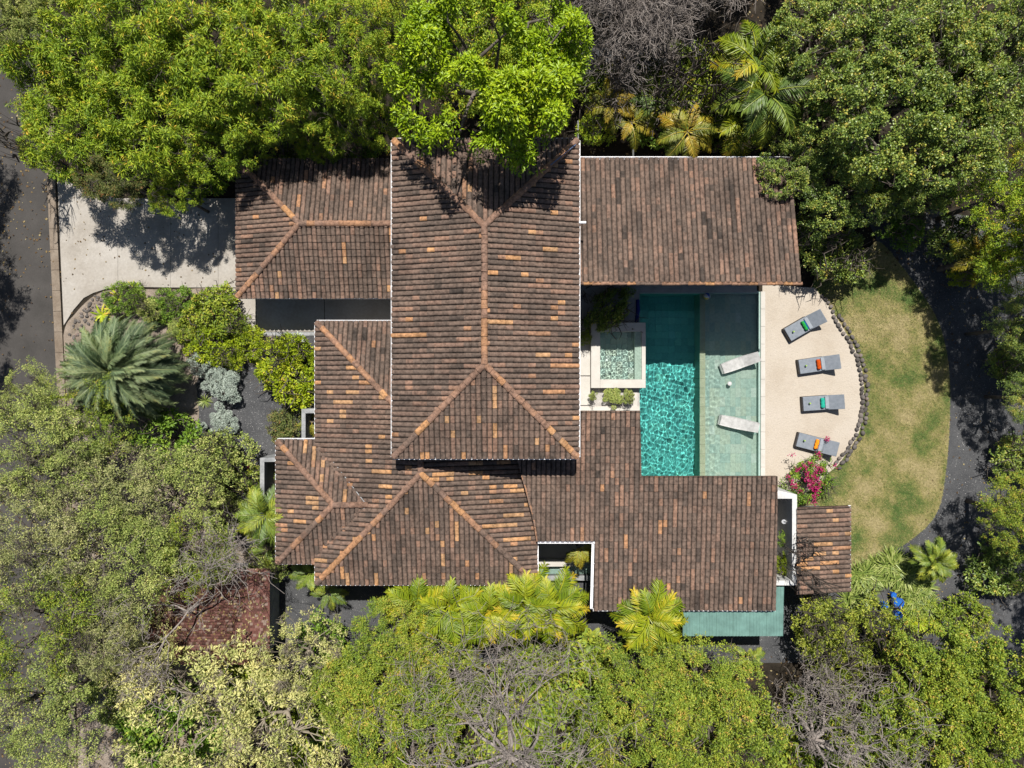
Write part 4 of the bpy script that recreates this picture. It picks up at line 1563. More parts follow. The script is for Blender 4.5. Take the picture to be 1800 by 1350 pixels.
def fine_crown(name, seed, mat, R=3.0, H=2.4, tufts=2600, leaves=9, L=.2, W=.05, droop=.3, depth=.45, bump=.5, bumps=26, bump_r=(.45, .85), tuft_r=.13, tone_spread=.16, tip=.0, gap=.35, bend=.15, ragged=.16, flat_leaf=.0, hole_k=5.5):
    """A crown of many small tufts set at uneven depth under a bumpy, ragged dome, with holes in it."""
    rng = np.random.default_rng(seed)
    n0 = int(tufts * 1.7)
    th = rng.uniform(0, 6.283, n0)
    u = np.sqrt(rng.uniform(0, 1, n0))
    ph = rng.uniform(0, 6.283, 6)
    out = 1 + ragged * sum(np.sin((k + 2) * th + ph[k]) / (1 + .35 * k) for k in range(6)) * .5
    r = R * u * np.clip(out, .6, 1.3)
    x, y = r * np.cos(th), r * np.sin(th)
    bc = rng.uniform(-R, R, (bumps, 2))
    br = rng.uniform(*bump_r, bumps)
    bz = np.zeros(n0)
    for (cx, cy), b in zip(bc, br):
        bz = np.maximum(bz, rng.uniform(.6, 1.0) * np.clip(1 - ((x - cx) ** 2 + (y - cy) ** 2) / b ** 2, 0, 1) ** .7)
    # holes: a coarse random field, low values are thinned
    f = sum(np.sin(x * rng.uniform(-hole_k, hole_k) + y * rng.uniform(-hole_k, hole_k) + rng.uniform(0, 6.28)) for _ in range(7)) / 2.2 - .9 * (1 - bz) + .35
    keep = rng.uniform(0, 1, n0) > np.clip(-f * 1.3, 0, 1) * np.minimum(.97, gap * 2.2)
    keep &= rng.uniform(0, 1, n0) > np.clip((u - .8) * 2.2, 0, .5)
    dz = rng.exponential(depth, n0) * (1 + 1.6 * np.clip(-f, 0, 1.5))
    z = (H - bump) * np.sqrt(np.clip(1 - u ** 2 * .93, 0, 1)) + bump * bz - dz
    keep &= z > -.25 * H
    sel = np.nonzero(keep)[0][:tufts]
    P = np.stack([x, y, z], 1)[sel]
    u, f, dz, bzz = u[sel], f[sel], dz[sel], bz[sel]
    n = len(P)
    rad = np.stack([P[:, 0], P[:, 1], np.zeros(n)], 1) / R
    d = unit(rad * .8 + np.array([0, 0, .75]) + rng.normal(0, .42, (n, 3)))
    f2 = sum(np.sin(P[:, 0] * rng.uniform(-2, 2) + P[:, 1] * rng.uniform(-2, 2) + rng.uniform(0, 6.28)) for _ in range(5)) / 2.2
    st = np.clip(.43 + tone_spread * .55 * f2 + rng.normal(0, tone_spread, n) + .1 * (bzz - .5) + tip * (rng.uniform(0, 1, n) < .1), 0, 1)
    k = leaves
    dd = np.repeat(d, k, 0)
    m = n * k
    q = unit(rng.normal(size=(m, 3)) + dd * .5)
    ld = unit(q + np.array([0, 0, -droop]) * rng.uniform(.3, 1.3, (m, 1)))
    ld[:, 2] *= 1 - flat_leaf
    ld = unit(ld)
    base = np.repeat(P, k, 0) + q * (tuft_r * rng.uniform(.1, 1.0, (m, 1)))
    nr = unit(dd * .5 + np.array([0, .15, .55]) + rng.normal(0, .62, (m, 3)))
    tone = np.clip(np.repeat(st, k) + rng.normal(0, .15, m), 0, 1)
    me = leaf_mesh(name, base, ld, nr, L * rng.uniform(.6, 1.2, m), W * rng.uniform(.75, 1.25, m), tone, mat, bend)
    pick = rng.choice(n, 34, replace=False)
    return me, P[pick] + np.array([0, 0, -.12]), np.full(34, .55)


def limbs(seed, C, LR, z0, r0, mat, name='trunk', twigs=0, base=(0, 0), sides=5, every=1, thick=1.0):
    """Trunk from the ground (local z = -z0) to the crown with a limb to each lobe, and bare twigs past the lobes' skin."""
    rng = np.random.default_rng(seed)
    mb = MB()
    fork = Vector((rng.normal(0, .1), rng.normal(0, .1), -.15 - .25 * float(np.abs(C).max())))
    sub = [fork + Vector((math.cos(q), math.sin(q), .9)) * .22 * float(np.abs(C).max()) * rng.uniform(.7, 1.3) for q in rng.uniform(0, 6.28, 5)]
    for q in sub:
        mb.tube([fork, fork.lerp(q, .5) + Vector(rng.normal(0, .05, 3)), q], [r0 * .7, r0 * .6, r0 * .5], 6, False)
    mb.tube([(base[0], base[1], -z0), (base[0] * .6, base[1] * .6, -z0 * .55), fork], [r0 * 1.25, r0, r0 * .75], 8)
    for i in range(0, len(C), every):
        c = Vector(C[i])
        f0 = min(sub, key=lambda q: (q - c).length)
        wv = .16 * (c - f0).length
        pts = [f0] + [f0.lerp(c, t) + Vector(rng.normal(0, wv * .55, 3)) + Vector((0, 0, -.25 * wv)) for t in (.25, .5, .75)] + [c]
        mb.tube(pts, [r0 * .4 * thick, r0 * .3 * thick, r0 * .22 * thick, r0 * .14 * thick, .008], sides, False)
        for _ in range(twigs):
            d = Vector(unit(rng.normal(size=3)))
            d.z = abs(d.z) * .8
            e = c + d * LR[i] * rng.uniform(.7, 1.12)
            q = c.lerp(e, .5) + Vector(rng.normal(0, .09, 3))
            mb.tube([c, q, e], [.02 * thick, .014 * thick, .005], 3, False)
    return mb.mesh(name, mat, smooth=True)


LF = {
    'feather': tone_mat('feathery_leaf', [(0.0, (0.04, 0.075, 0.006)), (0.35, (0.09, 0.135, 0.008)), (0.65, (0.14, 0.18, 0.011)), (0.88, (0.2, 0.205, 0.014)), (1.0, (0.28, 0.19, 0.025))], .5, .3, .15, gain=3.4),
    'lime': tone_mat('lime_leaf', [(0.0, (0.06, 0.11, 0.003)), (0.4, (0.135, 0.2, 0.005)), (0.75, (0.21, 0.27, 0.008)), (1.0, (0.3, 0.33, 0.016))], .42, .3, .15, gain=2.5),
    'ficus': tone_mat('dark_round_leaf', [(0.0, (0.035, 0.062, 0.014)), (0.4, (0.085, 0.122, 0.022)), (0.7, (0.14, 0.17, 0.03)), (0.9, (0.2, 0.19, 0.032)), (1.0, (0.25, 0.19, 0.04))], .4, .45, .15, gain=3.1),
    'olive': tone_mat('thin_olive_leaf', [(0.0, (0.055, 0.08, 0.018)), (0.4, (0.115, 0.14, 0.034)), (0.7, (0.165, 0.18, 0.05)), (1.0, (0.25, 0.235, 0.09))], .55, .3, .15, gain=3.4),
    'dusty': tone_mat('dusty_olive_leaf', [(0.0, (0.07, 0.085, 0.03)), (0.4, (0.125, 0.135, 0.05)), (0.7, (0.175, 0.175, 0.07)), (1.0, (0.25, 0.23, 0.115))], .6, .25, .15, gain=3),
    'fresh': tone_mat('fresh_leaf', [(0.0, (0.05, 0.1, 0.012)), (0.45, (0.105, 0.18, 0.018)), (0.8, (0.16, 0.235, 0.026)), (1.0, (0.25, 0.28, 0.04))], .5, .3, .15, gain=2.1),
    'pale': tone_mat('pale_leaf', [(0.0, (0.2, 0.24, 0.06)), (0.3, (0.4, 0.41, 0.15)), (0.7, (0.55, 0.53, 0.22)), (1.0, (0.62, 0.56, 0.22))], .5, .3, .3, gain=1.65),
    'mid': tone_mat('mid_green_leaf', [(0.0, (0.045, 0.08, 0.01)), (0.4, (0.105, 0.145, 0.015)), (0.75, (0.165, 0.19, 0.02)), (0.93, (0.23, 0.21, 0.03)), (1.0, (0.28, 0.18, 0.045))], .5, .3, .15, gain=2.7),
    'yellow': tone_mat('yellow_green_leaf', [(0.0, (0.09, 0.13, 0.02)), (0.4, (0.22, 0.27, 0.035)), (0.75, (0.36, 0.38, 0.06)), (1.0, (0.46, 0.44, 0.1))], .5, .3, .3, gain=1.7),
    'silver': tone_mat('silver_leaf', [(0.0, (0.13, 0.16, 0.135)), (0.5, (0.25, 0.29, 0.255)), (1.0, (0.37, 0.41, 0.37))], .8, .2, .15, gain=2),
    'citrus': tone_mat('bright_yellow_leaf', [(0.0, (0.1, 0.15, 0.008)), (0.4, (0.22, 0.29, 0.012)), (0.75, (0.34, 0.39, 0.02)), (0.95, (0.44, 0.43, 0.035)), (1.0, (0.5, 0.36, 0.06))], .5, .3, .3, gain=1.85),
    'bloom': tone_mat('magenta_bract', [(0.0, (0.35, 0.005, 0.09)), (0.6, (0.6, 0.02, 0.2)), (1.0, (0.7, 0.08, 0.3))], .6, .2, .35, gain=1.3),
    'rusty': tone_mat('rusty_green_leaf', [(0.0, (0.055, 0.08, 0.02)), (0.5, (0.12, 0.145, 0.04)), (0.8, (0.19, 0.16, 0.055)), (1.0, (0.3, 0.12, 0.05))], .6, .3, .25, gain=2.1),
    'palm': tone_mat('palm_leaf', [(0.0, (0.05, 0.09, 0.022)), (0.4, (0.1, 0.155, 0.03)), (0.7, (0.17, 0.22, 0.03)), (1.0, (0.3, 0.3, 0.04))], .4, .45, .25, .12, gain=2.1),
    'palm_yellow': tone_mat('yellowing_palm_leaf', [(0.0, (0.11, 0.14, 0.02)), (0.4, (0.24, 0.26, 0.03)), (0.75, (0.42, 0.34, 0.035)), (1.0, (0.5, 0.33, 0.05))], .4, .45, .25, .14, gain=1.5),
    'date': tone_mat('date_palm_leaf', [(0.0, (0.05, 0.085, 0.045)), (0.4, (0.105, 0.15, 0.075)), (0.75, (0.17, 0.21, 0.095)), (0.93, (0.3, 0.27, 0.09)), (1.0, (0.46, 0.26, 0.07))], .5, .4, .2, .12, gain=2.1),
    'strap': tone_mat('strap_leaf', [(0.0, (0.04, 0.075, 0.012)), (0.45, (0.11, 0.16, 0.03)), (0.8, (0.22, 0.27, 0.06)), (1.0, (0.34, 0.37, 0.13))], .45, .4, .2, .12, gain=1.7),
}


def place_crown(me, trunk_me, name, px, py, top, Rp, label, cat, group, mat_k=None, rz=0.0, R0=3.0, H0=2.4, tname='trunk', stretch=None, z0=None, squash=1.0):
    """Put a tree so that its crown shows at (px, py) with a radius of Rp pixels and its top at height top."""
    zc = max(.1, top - .5 * H0)
    for _ in range(3):
        sc = Rp * (D - zc) / FPX / R0
        zc = max(.05, top - .55 * H0 * sc * squash)
    zb = max(.02, top - H0 * sc * squash)
    p = at(px, py, zc)
    t = thing(name, (p.x, p.y, 0), label, cat, group, rz)
    t.scale = (1, 1, 1)
    c = obj_of('crown', me, t, (0, 0, zb), None, (sc * (stretch[0] if stretch else 1), sc * (stretch[1] if stretch else 1), sc * squash))
    if mat_k:
        c.material_slots[0].link = 'OBJECT'
        c.material_slots[0].material = LF[mat_k]
    if trunk_me:
        obj_of(tname, trunk_me, t, (0, 0, zb), None, (sc, sc, zb / z0 if z0 and zb > .4 else sc * squash))
    return t


# ---- species, two or three crowns each
SPEC = {}


def species(key, n, mat, trunk_mat, z0, r0, twigs=0, every=1, thick=1.0, **kw):
    SPEC[key] = []
    for i in range(n):
        me, C, LR = (fine_crown if 'tufts' in kw else crown)('crown', 100 + len(SPEC) * 17 + i * 3, LF[mat], **kw)
        tm = limbs(200 + len(SPEC) * 17 + i, C, LR, z0, r0, M[trunk_mat], twigs=twigs, every=every, thick=thick)
        SPEC[key].append((me, tm, kw.get('R', 3.0), kw.get('H', 2.4), z0))


species('feather', 3, 'feather', 'bark', 5.0, .17, twigs=5, thick=.85, R=3.0, H=2.5, tufts=2300, leaves=10, L=.23, W=.038, droop=.5, depth=.4, bump=1.1, bumps=60, bump_r=(.32, .65), tuft_r=.1, tip=.3, tone_spread=.14, gap=.44)
species('lime', 1, 'lime', 'bark', 7.5, .24, twigs=0, R=3.4, H=3.8, tufts=3600, leaves=10, L=.19, W=.062, droop=.6, depth=.35, bump=2.0, bumps=34, bump_r=(.5, .9), tuft_r=.11, tone_spread=.12, gap=.44, hole_k=3)
species('ficus', 3, 'ficus', 'bark', 5.5, .22, twigs=3, R=3.0, H=2.6, tufts=2300, leaves=10, L=.11, W=.078, droop=.05, depth=.36, bump=1.2, bumps=64, bump_r=(.3, .62), tuft_r=.1, tone_spread=.15, tip=.3, gap=.44)
species('olive', 3, 'olive', 'dark_twig', 4.0, .12, twigs=13, thick=.8, R=3.0, H=1.9, tufts=2000, leaves=9, L=.11, W=.042, droop=.1, depth=.45, bump=.8, bumps=60, bump_r=(.3, .65), tuft_r=.13, tone_spread=.15, gap=.42, ragged=.25)
species('pale', 2, 'pale', 'pale_bark', 3.6, .11, twigs=13, thick=.9, R=3.0, H=1.2, tufts=560, leaves=13, L=.16, W=.05, droop=.7, depth=.3, bump=.5, bumps=60, bump_r=(.3, .6), tuft_r=.12, tone_spread=.2, tip=.15, gap=.42, ragged=.3)
species('mid', 3, 'mid', 'bark', 4.5, .16, twigs=6, thick=.85, R=3.0, H=2.4, tufts=2300, leaves=10, L=.15, W=.045, droop=.3, depth=.4, bump=1.05, bumps=64, bump_r=(.3, .62), tuft_r=.12, tone_spread=.16, tip=.35, gap=.44)
species('shrub', 3, 'fresh', 'bark', .3, .05, twigs=2, R=1.0, H=.85, tufts=430, leaves=10, L=.115, W=.05, droop=.2, depth=.12, bump=.35, bumps=26, bump_r=(.18, .36), tuft_r=.07, tone_spread=.17, gap=.4, hole_k=9, tip=.15)
species('fineshrub', 2, 'silver', 'bark', .25, .04, twigs=2, R=1.0, H=.62, lobes=22, sprays=52, leaves=9, L=.075, W=.032, droop=-.1, lobe_r=(.22, .34), hollow=.75, tone_spread=.16)
species('loose', 2, 'yellow', 'dark_twig', .5, .04, twigs=6, R=1.5, H=1.1, tufts=640, leaves=9, L=.12, W=.06, droop=.1, depth=.2, bump=.5, bumps=34, bump_r=(.2, .42), tuft_r=.09, tone_spread=.18, gap=.43, hole_k=8)


def tree(key, px, py, top, Rp, label, i=0, rz=0.0, mat=None, name='tree', cat='tree', group=None, stretch=None, squash=1.0):
    me, tm, R0, H0, z0 = SPEC[key][i % len(SPEC[key])]
    return place_crown(me, tm, name, px, py, top, Rp, label, cat, group, mat, rz, R0, H0, stretch=stretch, z0=z0, squash=squash, tname='stem' if cat in ('shrub', 'bush') else 'trunk')


G_TL, G_TR, G_BL, G_BO, G_BR = 'feathery trees above the driveway', 'dark trees north-east of the lawn', 'thin olive trees south-west of the house', 'green trees south of the house', 'green trees in the south-east corner'
# top left: feathery trees
for k, (px, py, top, r, lab) in enumerate((
        (110, 60, 6.8, 125, 'feathery green tree leaning over the road in the north-west corner'),
        (125, 200, 6.0, 108, 'feathery green tree over the kerb, its ragged west edge showing the road'),
        (285, 40, 8.0, 135, 'tall feathery tree at the northern picture edge, second from the road'),
        (265, 190, 6.8, 122, 'broad feathery tree directly north of the driveway'),
        (395, 120, 7.6, 125, 'feathery tree with a bare pale branch, north of the carport gutter corner'),
        (375, 235, 6.0, 84, 'lower feathery tree whose shadow falls on the driveway slabs'),
        (500, 50, 7.8, 120, 'yellow-tinged feathery tree at the northern edge above the carport'),
        (490, 170, 6.3, 84, 'darker feathery tree just north of the carport roof'),
        (620, 90, 7.6, 100, 'feathery tree touching the lime green tree on its west side'),
        (600, 190, 5.4, 64, 'small dark feathery tree between carport roof and main roof'))):
    tree('feather', px, py, top, r, lab, k, k * 1.3, group=G_TL)
tree('feather', 190, 305, 5.2, 60, 'low feathery tree with drooping sprays over the top of the driveway', 1, 2.2, mat='rusty', group=G_TL)
tree('feather', 300, 335, 4.4, 44, 'small feathery sapling overhanging the driveway slabs', 2, .4, group=G_TL)
tree('feather', 25, 20, 7.0, 60, 'olive feathery tree cut by the western picture edge above the road', 0, 4.0, mat='olive', group=G_TL)
tree('shrub', 60, 262, 2.6, 32, 'small leafy branch reaching over the road beside the kerb', 0, 0, mat='feather', name='shrub', cat='shrub')
tree('shrub', 345, 290, 2.2, 60, 'dark shrub in deep shade between driveway and carport', 1, 1, mat='feather', name='shrub', cat='shrub')
tree('shrub', 520, 268, 1.6, 40, 'shaded shrub along the north gutter of the carport', 2, 1, mat='mid', name='shrub', cat='shrub')
tree('shrub', 640, 268, 2.2, 26, 'small sunlit shrub against the north-west corner of the main roof', 0, 2, mat='fresh', name='shrub', cat='shrub')

# the lime green tree
tree('lime', 862, 104, 11.8, 172, 'bright lime green tree overhanging the north end of the main roof', 0, .6)
for k, (px, py, top, r, lab) in enumerate(((820, 110, 5.0, 95, 'shaded green tree under the west half of the lime tree'), (930, 130, 4.6, 90, 'shaded green tree under the east half of the lime tree'), (668, 205, 4.4, 56, 'dark shaded tree in the gap west of the main roof corner'), (560, 245, 3.2, 48, 'dark low tree behind the carport gutter'), (440, 262, 3.0, 40, 'dark low tree at the north-west corner of the carport'), (870, 30, 6.0, 100, 'green tree north of the lime tree at the picture edge'))):
    tree('mid', px, py, top, r, lab, k, k * 1.7, mat='feather')
tree('mid', 690, 40, 8.0, 70, 'shaded green tree between the feathery trees and the lime tree', 1, .9, mat='feather')

# top right
for k, (px, py, top, r, lab, st) in enumerate((
        (1455, 60, 7.5, 95, 'dark round-leaved tree just east of the bare northern tree', None),
        (1555, 70, 8, 115, 'tall round-leaved tree at the northern edge left of the far palm', None),
        (1565, 190, 8.2, 125, 'biggest dark round-leaved tree, its yellowish top north of the lawn', None),
        (1690, 110, 8, 115, 'round-leaved tree near the north-east corner', None),
        (1700, 240, 7.5, 105, 'olive-topped round-leaved tree beside the eastern edge', None),
        (1470, 215, 5.8, 80, 'shaded round-leaved tree behind the long palm fronds', None),
        (1475, 318, 5.2, 86, 'round-leaved tree hanging over the north-east corner of the pool roof', None),
        (1560, 340, 4.4, 60, 'small round-leaved tree above the bend of the gravel path', None),
        (1635, 315, 5.0, 60, 'dark round-leaved tree east of the path bend', None),
        (1790, 60, 8.0, 90, 'round-leaved tree cut off by the north-east corner', None))):
    tree('ficus', px, py, top, r, lab, k, k * 1.7, group=G_TR)
tree('ficus', 1397, 300, 5.4, 62, 'small round-leaved sprig resting over the pool roof gutter', 1, .3, group=G_TR)
tree('mid', 1790, 330, 6.5, 90, 'fine-leaved green tree at the eastern edge above the shaded path', 0, .3, mat='feather', group=G_TR)
tree('mid', 1795, 450, 5.0, 72, 'green tree with yellow fronds below it at the eastern edge of the path', 1, 2.0, mat='feather', group=G_TR)
tree('mid', 1812, 575, 5.0, 60, 'dark green tree half cut by the eastern edge beside the shaded path', 2, 1.0, mat='ficus', group=G_TR)
tree('mid', 1795, 905, 4.5, 70, 'green tree at the eastern edge opposite the southern end of the lawn', 2, 3.0, mat='mid', group=G_TR)
tree('shrub', 1475, 450, 2.0, 52, 'shaded shrub north of the lawn by the corner of the pool roof', 0, 1, mat='ficus', name='shrub', cat='shrub')
tree('shrub', 1420, 420, 2.2, 46, 'dark shrub in shade against the east verge of the pool roof', 1, 2, mat='ficus', name='shrub', cat='shrub')
tree('shrub', 1590, 395, 1.6, 40, 'bright fern-like shrub beside the shaded bend of the gravel path', 2, 2, mat='fresh', name='shrub', cat='shrub')
tree('shrub', 1690, 480, 1.4, 24, 'small yellow-leaved shrub at the edge of the dark path shade', 1, .5, mat='citrus', name='shrub', cat='shrub')
tree('shrub', 1690, 415, 2.0, 50, 'deep shaded shrub east of the path bend', 2, .5, mat='ficus', name='shrub', cat='shrub')

tree('mid', 1822, 700, 4.0, 52, 'shaded green tree at the eastern edge, level with the third lounger', 0, 2.0, mat='ficus', group=G_TR)
tree('shrub', 1785, 800, 1.6, 40, 'dark shrub in the shade east of the gravel path', 1, .5, mat='ficus', name='shrub', cat='shrub')
tree('shrub', 1760, 1000, 1.6, 52, 'dark shrub south of the green tree at the eastern edge', 2, .5, mat='ficus', name='shrub', cat='shrub')
tree('shrub', 1700, 1085, 1.4, 42, 'dark shrub at the shaded southern end of the gravel path', 0, 1.5, mat='mid', name='shrub', cat='shrub')
tree('shrub', 1780, 640, 1.6, 40, 'low dark shrub in deep shade east of the path', 1, 2.5, mat='ficus', name='shrub', cat='shrub')
tree('ficus', 1620, 60, 7.5, 90, 'round-leaved tree at the northern edge between two taller ones', 1, 3.0, group=G_TR)
tree('ficus', 1760, 170, 7.5, 90, 'round-leaved tree filling the eastern edge below the north-east corner', 2, 4.0, group=G_TR)
# trees standing just outside the picture whose shadows cross the road and the lawn
for k, (x, y, top, R, key, lab) in enumerate((
        (-26.8, 13.0, 9.5, 2.6, 'feather', 'street tree west of the road, northern one'), (-26.2, 8.2, 9.0, 2.5, 'feather', 'street tree west of the road, middle one'), (-26.6, 4.2, 9.0, 2.2, 'feather', 'street tree west of the road, southern one'),
        (22.6, 8.6, 10.5, 2.3, 'ficus', 'tall tree east of the path, northern one'), (23.6, 5.6, 10.5, 2.2, 'mid', 'tall tree east of the path, second from the north'), (26.4, .8, 11.0, 2.4, 'ficus', 'tall tree east of the path, third from the north'), (27.2, 6.4, 9.5, 2.8, 'mid', 'broad tree far east of the path behind the slender one'), (27.4, -1.2, 9.5, 2.8, 'ficus', 'broad tree far east of the path opposite the loungers'), (21.6, 5.6, 10.2, 1.7, 'ficus', 'slender tree east of the path that shades the lawn edge'),
        (24.8, -3.4, 10.0, 2.6, 'mid', 'tall tree east of the path, fourth from the north'), (26.6, -6.4, 10.0, 2.6, 'ficus', 'tall tree east of the path, fifth from the north'), (26.2, -9.4, 9.0, 2.4, 'mid', 'tall tree east of the path, southern one'),
        (-1.0, 23, 9.0, 2.6, 'mid', 'tree north of the picture edge, westernmost of four'), (4.2, 22.5, 8.5, 2.7, 'ficus', 'tree north of the picture edge, second from the west'), (9.3, 22.7, 8.5, 2.8, 'mid', 'tree north of the picture edge, third from the west'), (14.0, 23, 8.5, 2.6, 'ficus', 'tree north of the picture edge, easternmost of four'))):
    me, tm, R0, H0, z0 = SPEC[key][k % 3]
    t = thing('tree', (x, y, 0), lab, 'tree', 'trees beyond the picture edge', k * 1.1)
    zb = top - H0 * R / R0
    obj_of('crown', me, t, (0, 0, zb), None, R / R0)
    obj_of('trunk', tm, t, (0, 0, zb), None, (R / R0, R / R0, zb / z0))

# bottom left: thin olive trees over pale ground
for k, (px, py, top, r, lab) in enumerate((
        (60, 800, 6.0, 110, 'thin olive tree at the western edge south of the big palm'),
        (170, 870, 5.6, 115, 'thin olive tree over the pale dry ground, south-west of the silver bushes'),
        (300, 900, 5.2, 110, 'thin olive tree west of the grey light well'),
        (60, 960, 6.4, 115, 'thin olive tree at the western edge, halfway down the south-west grove'),
        (190, 985, 6.0, 110, 'thin olive tree north-west of the maroon shingle roof'),
        (50, 1110, 6.6, 115, 'thin olive tree at the western edge level with the maroon roof'),
        (160, 1110, 5.8, 90, 'thin olive tree touching the west side of the maroon roof'),
        (60, 1260, 6.4, 115, 'thin olive tree near the south-west corner'),
        (330, 985, 4.8, 78, 'thin olive tree with fresh leaves north of the maroon roof'))):
    tree('olive', px, py, top, r, lab, k, k * 1.9, mat=(None, 'dusty', None, 'dusty', None, 'mid', 'dusty', None, 'mid')[k], group=G_BL)
tree('olive', 150, 730, 4.6, 85, 'thin olive tree growing into the lower fronds of the big date palm', 1, .7, mat='mid', group=G_BL)
tree('olive', 45, 700, 4.5, 60, 'sparse olive tree beside the road below the kerb end', 2, .2, group=G_BL)
tree('shrub', 295, 780, 2.2, 60, 'green shrub below the brown tips of the big date palm', 0, .5, mat='fresh', name='shrub', cat='shrub')
tree('loose', 395, 810, 2.2, 55, 'pale green shrub at the western side of the gravel forecourt', 0, .5, mat='olive', name='shrub', cat='shrub')
tree('loose', 400, 900, 1.8, 40, 'dusky shrub between the olive trees and the gravel', 1, 1.5, mat='olive', name='shrub', cat='shrub')
# pale-leaved tree
tree('pale', 350, 1265, 5.0, 150, 'pale yellow-leaved tree with bare light branches, west half', 0, .3, group='pale-leaved trees by the maroon roof')
tree('pale', 530, 1165, 4.6, 90, 'pale yellow-leaved tree spreading over the east side of the maroon roof', 1, 1.9, group='pale-leaved trees by the maroon roof')
tree('pale', 235, 1150, 4.2, 80, 'pale yellow-leaved tree on the west end of the maroon roof', 1, 4.4, group='pale-leaved trees by the maroon roof')
tree('pale', 485, 1275, 4.8, 130, 'pale yellow-leaved tree at the southern edge below the maroon roof', 0, 3.4, group='pale-leaved trees by the maroon roof')
for k, (px, py, r, mt, lab) in enumerate(((300, 1300, 90, 'fresh', 'green shrub in the shade under the pale-leaved tree'), (430, 1215, 60, 'mid', 'green shrub showing through the pale branches south of the maroon roof'), (560, 1130, 50, 'fresh', 'yellowish green shrub between the pale tree and the grey path'), (200, 1220, 60, 'olive', 'olive shrub under the west side of the pale-leaved tree'), (540, 1270, 80, 'mid', 'dark green shrub under the east side of the pale-leaved tree'), (470, 985, 42, 'loose', 'rusty shrub by the south-west corner of the villa'))):
    if mt == 'loose':
        tree('loose', px, py, 1.6, r, lab, 0, k, mat='olive', name='shrub', cat='shrub')
    else:
        tree('shrub', px, py, 1.8, r, lab, k, k * 1.1, mat=mt, name='shrub', cat='shrub')

# bottom: green trees
for k, (px, py, top, r, lab, mt) in enumerate((
        (690, 1120, 4.6, 76, 'green tree against the south gutter of the west wing', None),
        (645, 1215, 5.2, 95, 'green tree east of the pale-leaved tree', None),
        (770, 1205, 4.8, 90, 'green tree between the west wing and the dead tree', None),
        (700, 1305, 6.2, 110, 'green tree at the southern edge west of the dead tree', None),
        (1130, 1200, 4.8, 86, 'green tree south of the palm by the metal canopy', None),
        (1250, 1220, 5.0, 98, 'green tree south of the green metal canopy', None),
        (1130, 1300, 6.4, 105, 'green tree at the southern edge east of the dead tree', None),
        (1270, 1320, 6.2, 110, 'green tree at the southern edge below the metal canopy', None))):
    tree('mid', px, py, top, r, lab, k, k * 1.4, mat=mt, group=G_BO)
for k, (px, py, r, mt, lab) in enumerate(((900, 1230, 90, 'mid', 'green shrub seen through the branches of the dead tree, west one'), (1010, 1190, 80, 'mid', 'yellowish shrub seen through the branches of the dead tree'), (980, 1290, 90, 'mid', 'green shrub at the foot of the dead tree'), (850, 1300, 80, 'mid', 'green shrub west of the foot of the dead tree'), (930, 1180, 60, 'mid', 'green shrub under the northern twigs of the dead tree'))):
    tree('shrub', px, py, 1.8, r, lab, k, k * .8, mat=mt, name='shrub', cat='shrub')
# bottom right
for k, (px, py, top, r, lab) in enumerate((
        (1660, 1170, 5.0, 90, 'round green tree south of the small fan palm'),
        (1740, 1210, 5.6, 100, 'green tree at the eastern edge of the south-east grove'),
        (1650, 1290, 5.6, 100, 'green tree in the middle of the south-east corner'),
        (1770, 1310, 6.0, 100, 'green tree in the extreme south-east corner'),
        (1540, 1300, 4.6, 90, 'green tree behind the bare twigs of the southern dead tree'))):
    tree('ficus', px, py, top, r, lab, k + 1, k * 1.2, mat='mid', group=G_BR)
tree('loose', 1450, 1110, 2.6, 62, 'yellow-green bush beside the corner of the metal canopy', 0, .2, name='bush', cat='bush')
tree('loose', 1540, 1120, 2.6, 66, 'yellow-green bush south of the blue pots', 1, 1.2, name='bush', cat='bush')
tree('loose', 1490, 1170, 2.2, 60, 'yellow-green bush under the bare twigs, southern one', 0, 2.2, name='bush', cat='bush')
for k, (px, py, r, mt, lab) in enumerate(((1400, 1290, 70, 'mid', 'green shrub under the west side of the bare south-east tree'), (1470, 1330, 70, 'fresh', 'green shrub under the bare south-east tree at the picture edge'), (1590, 1210, 50, 'mid', 'green shrub between bare twigs and round green trees'))):
    tree('shrub', px, py, 1.6, r, lab, k, k * 1.8, mat=mt, name='shrub', cat='shrub')

# garden west of the house
tree('shrub', 514, 655, 2.0, 62, 'bright yellow-green shrub against the west gutter of the villa', 0, .5, mat='citrus', name='bush', cat='bush')
tree('shrub', 510, 620, 1.8, 36, 'northern lobe of bright yellow-green shrubbery beside the step', 1, 2.5, mat='citrus', name='bush', cat='bush')
tree('shrub', 372, 548, 1.6, 50, 'leafy green bush with yellow flowers in the middle of the planting bed', 1, .5, mat='mid', name='bush', cat='bush')
tree('shrub', 375, 600, 1.3, 48, 'yellow-green bush on the southern side of the planting bed', 2, .5, mat='citrus', name='bush', cat='bush')
tree('shrub', 445, 605, 1.0, 32, 'low yellow-green bush by the inner corner of the driveway', 0, 3.5, mat='citrus', name='bush', cat='bush')
tree('loose', 285, 540, .9, 34, 'low bush scattered over pale soil beside the driveway edge', 0, 1.5, mat='fresh', name='bush', cat='bush')
tree('loose', 215, 525, .9, 34, 'low bush with broad leaves at the north-west tip of the planting bed', 1, .5, mat='fresh', name='bush', cat='bush')
tree('fineshrub', 388, 682, 1.0, 40, 'round silver-grey bush beside the gravel forecourt', 0, .5, name='bush', cat='bush')
tree('fineshrub', 390, 748, .8, 28, 'smaller silver-grey bush south of the round silver one', 1, 1.5, name='bush', cat='bush')
tree('fineshrub', 355, 762, .6, 20, 'low silver-grey bush half covered by green leaves', 0, 2.5, name='bush', cat='bush')
tree('fineshrub', 318, 580, .8, 26, 'dusty grey-green bush in the planting bed behind the date palm', 1, 2.5, mat='olive', name='bush', cat='bush')
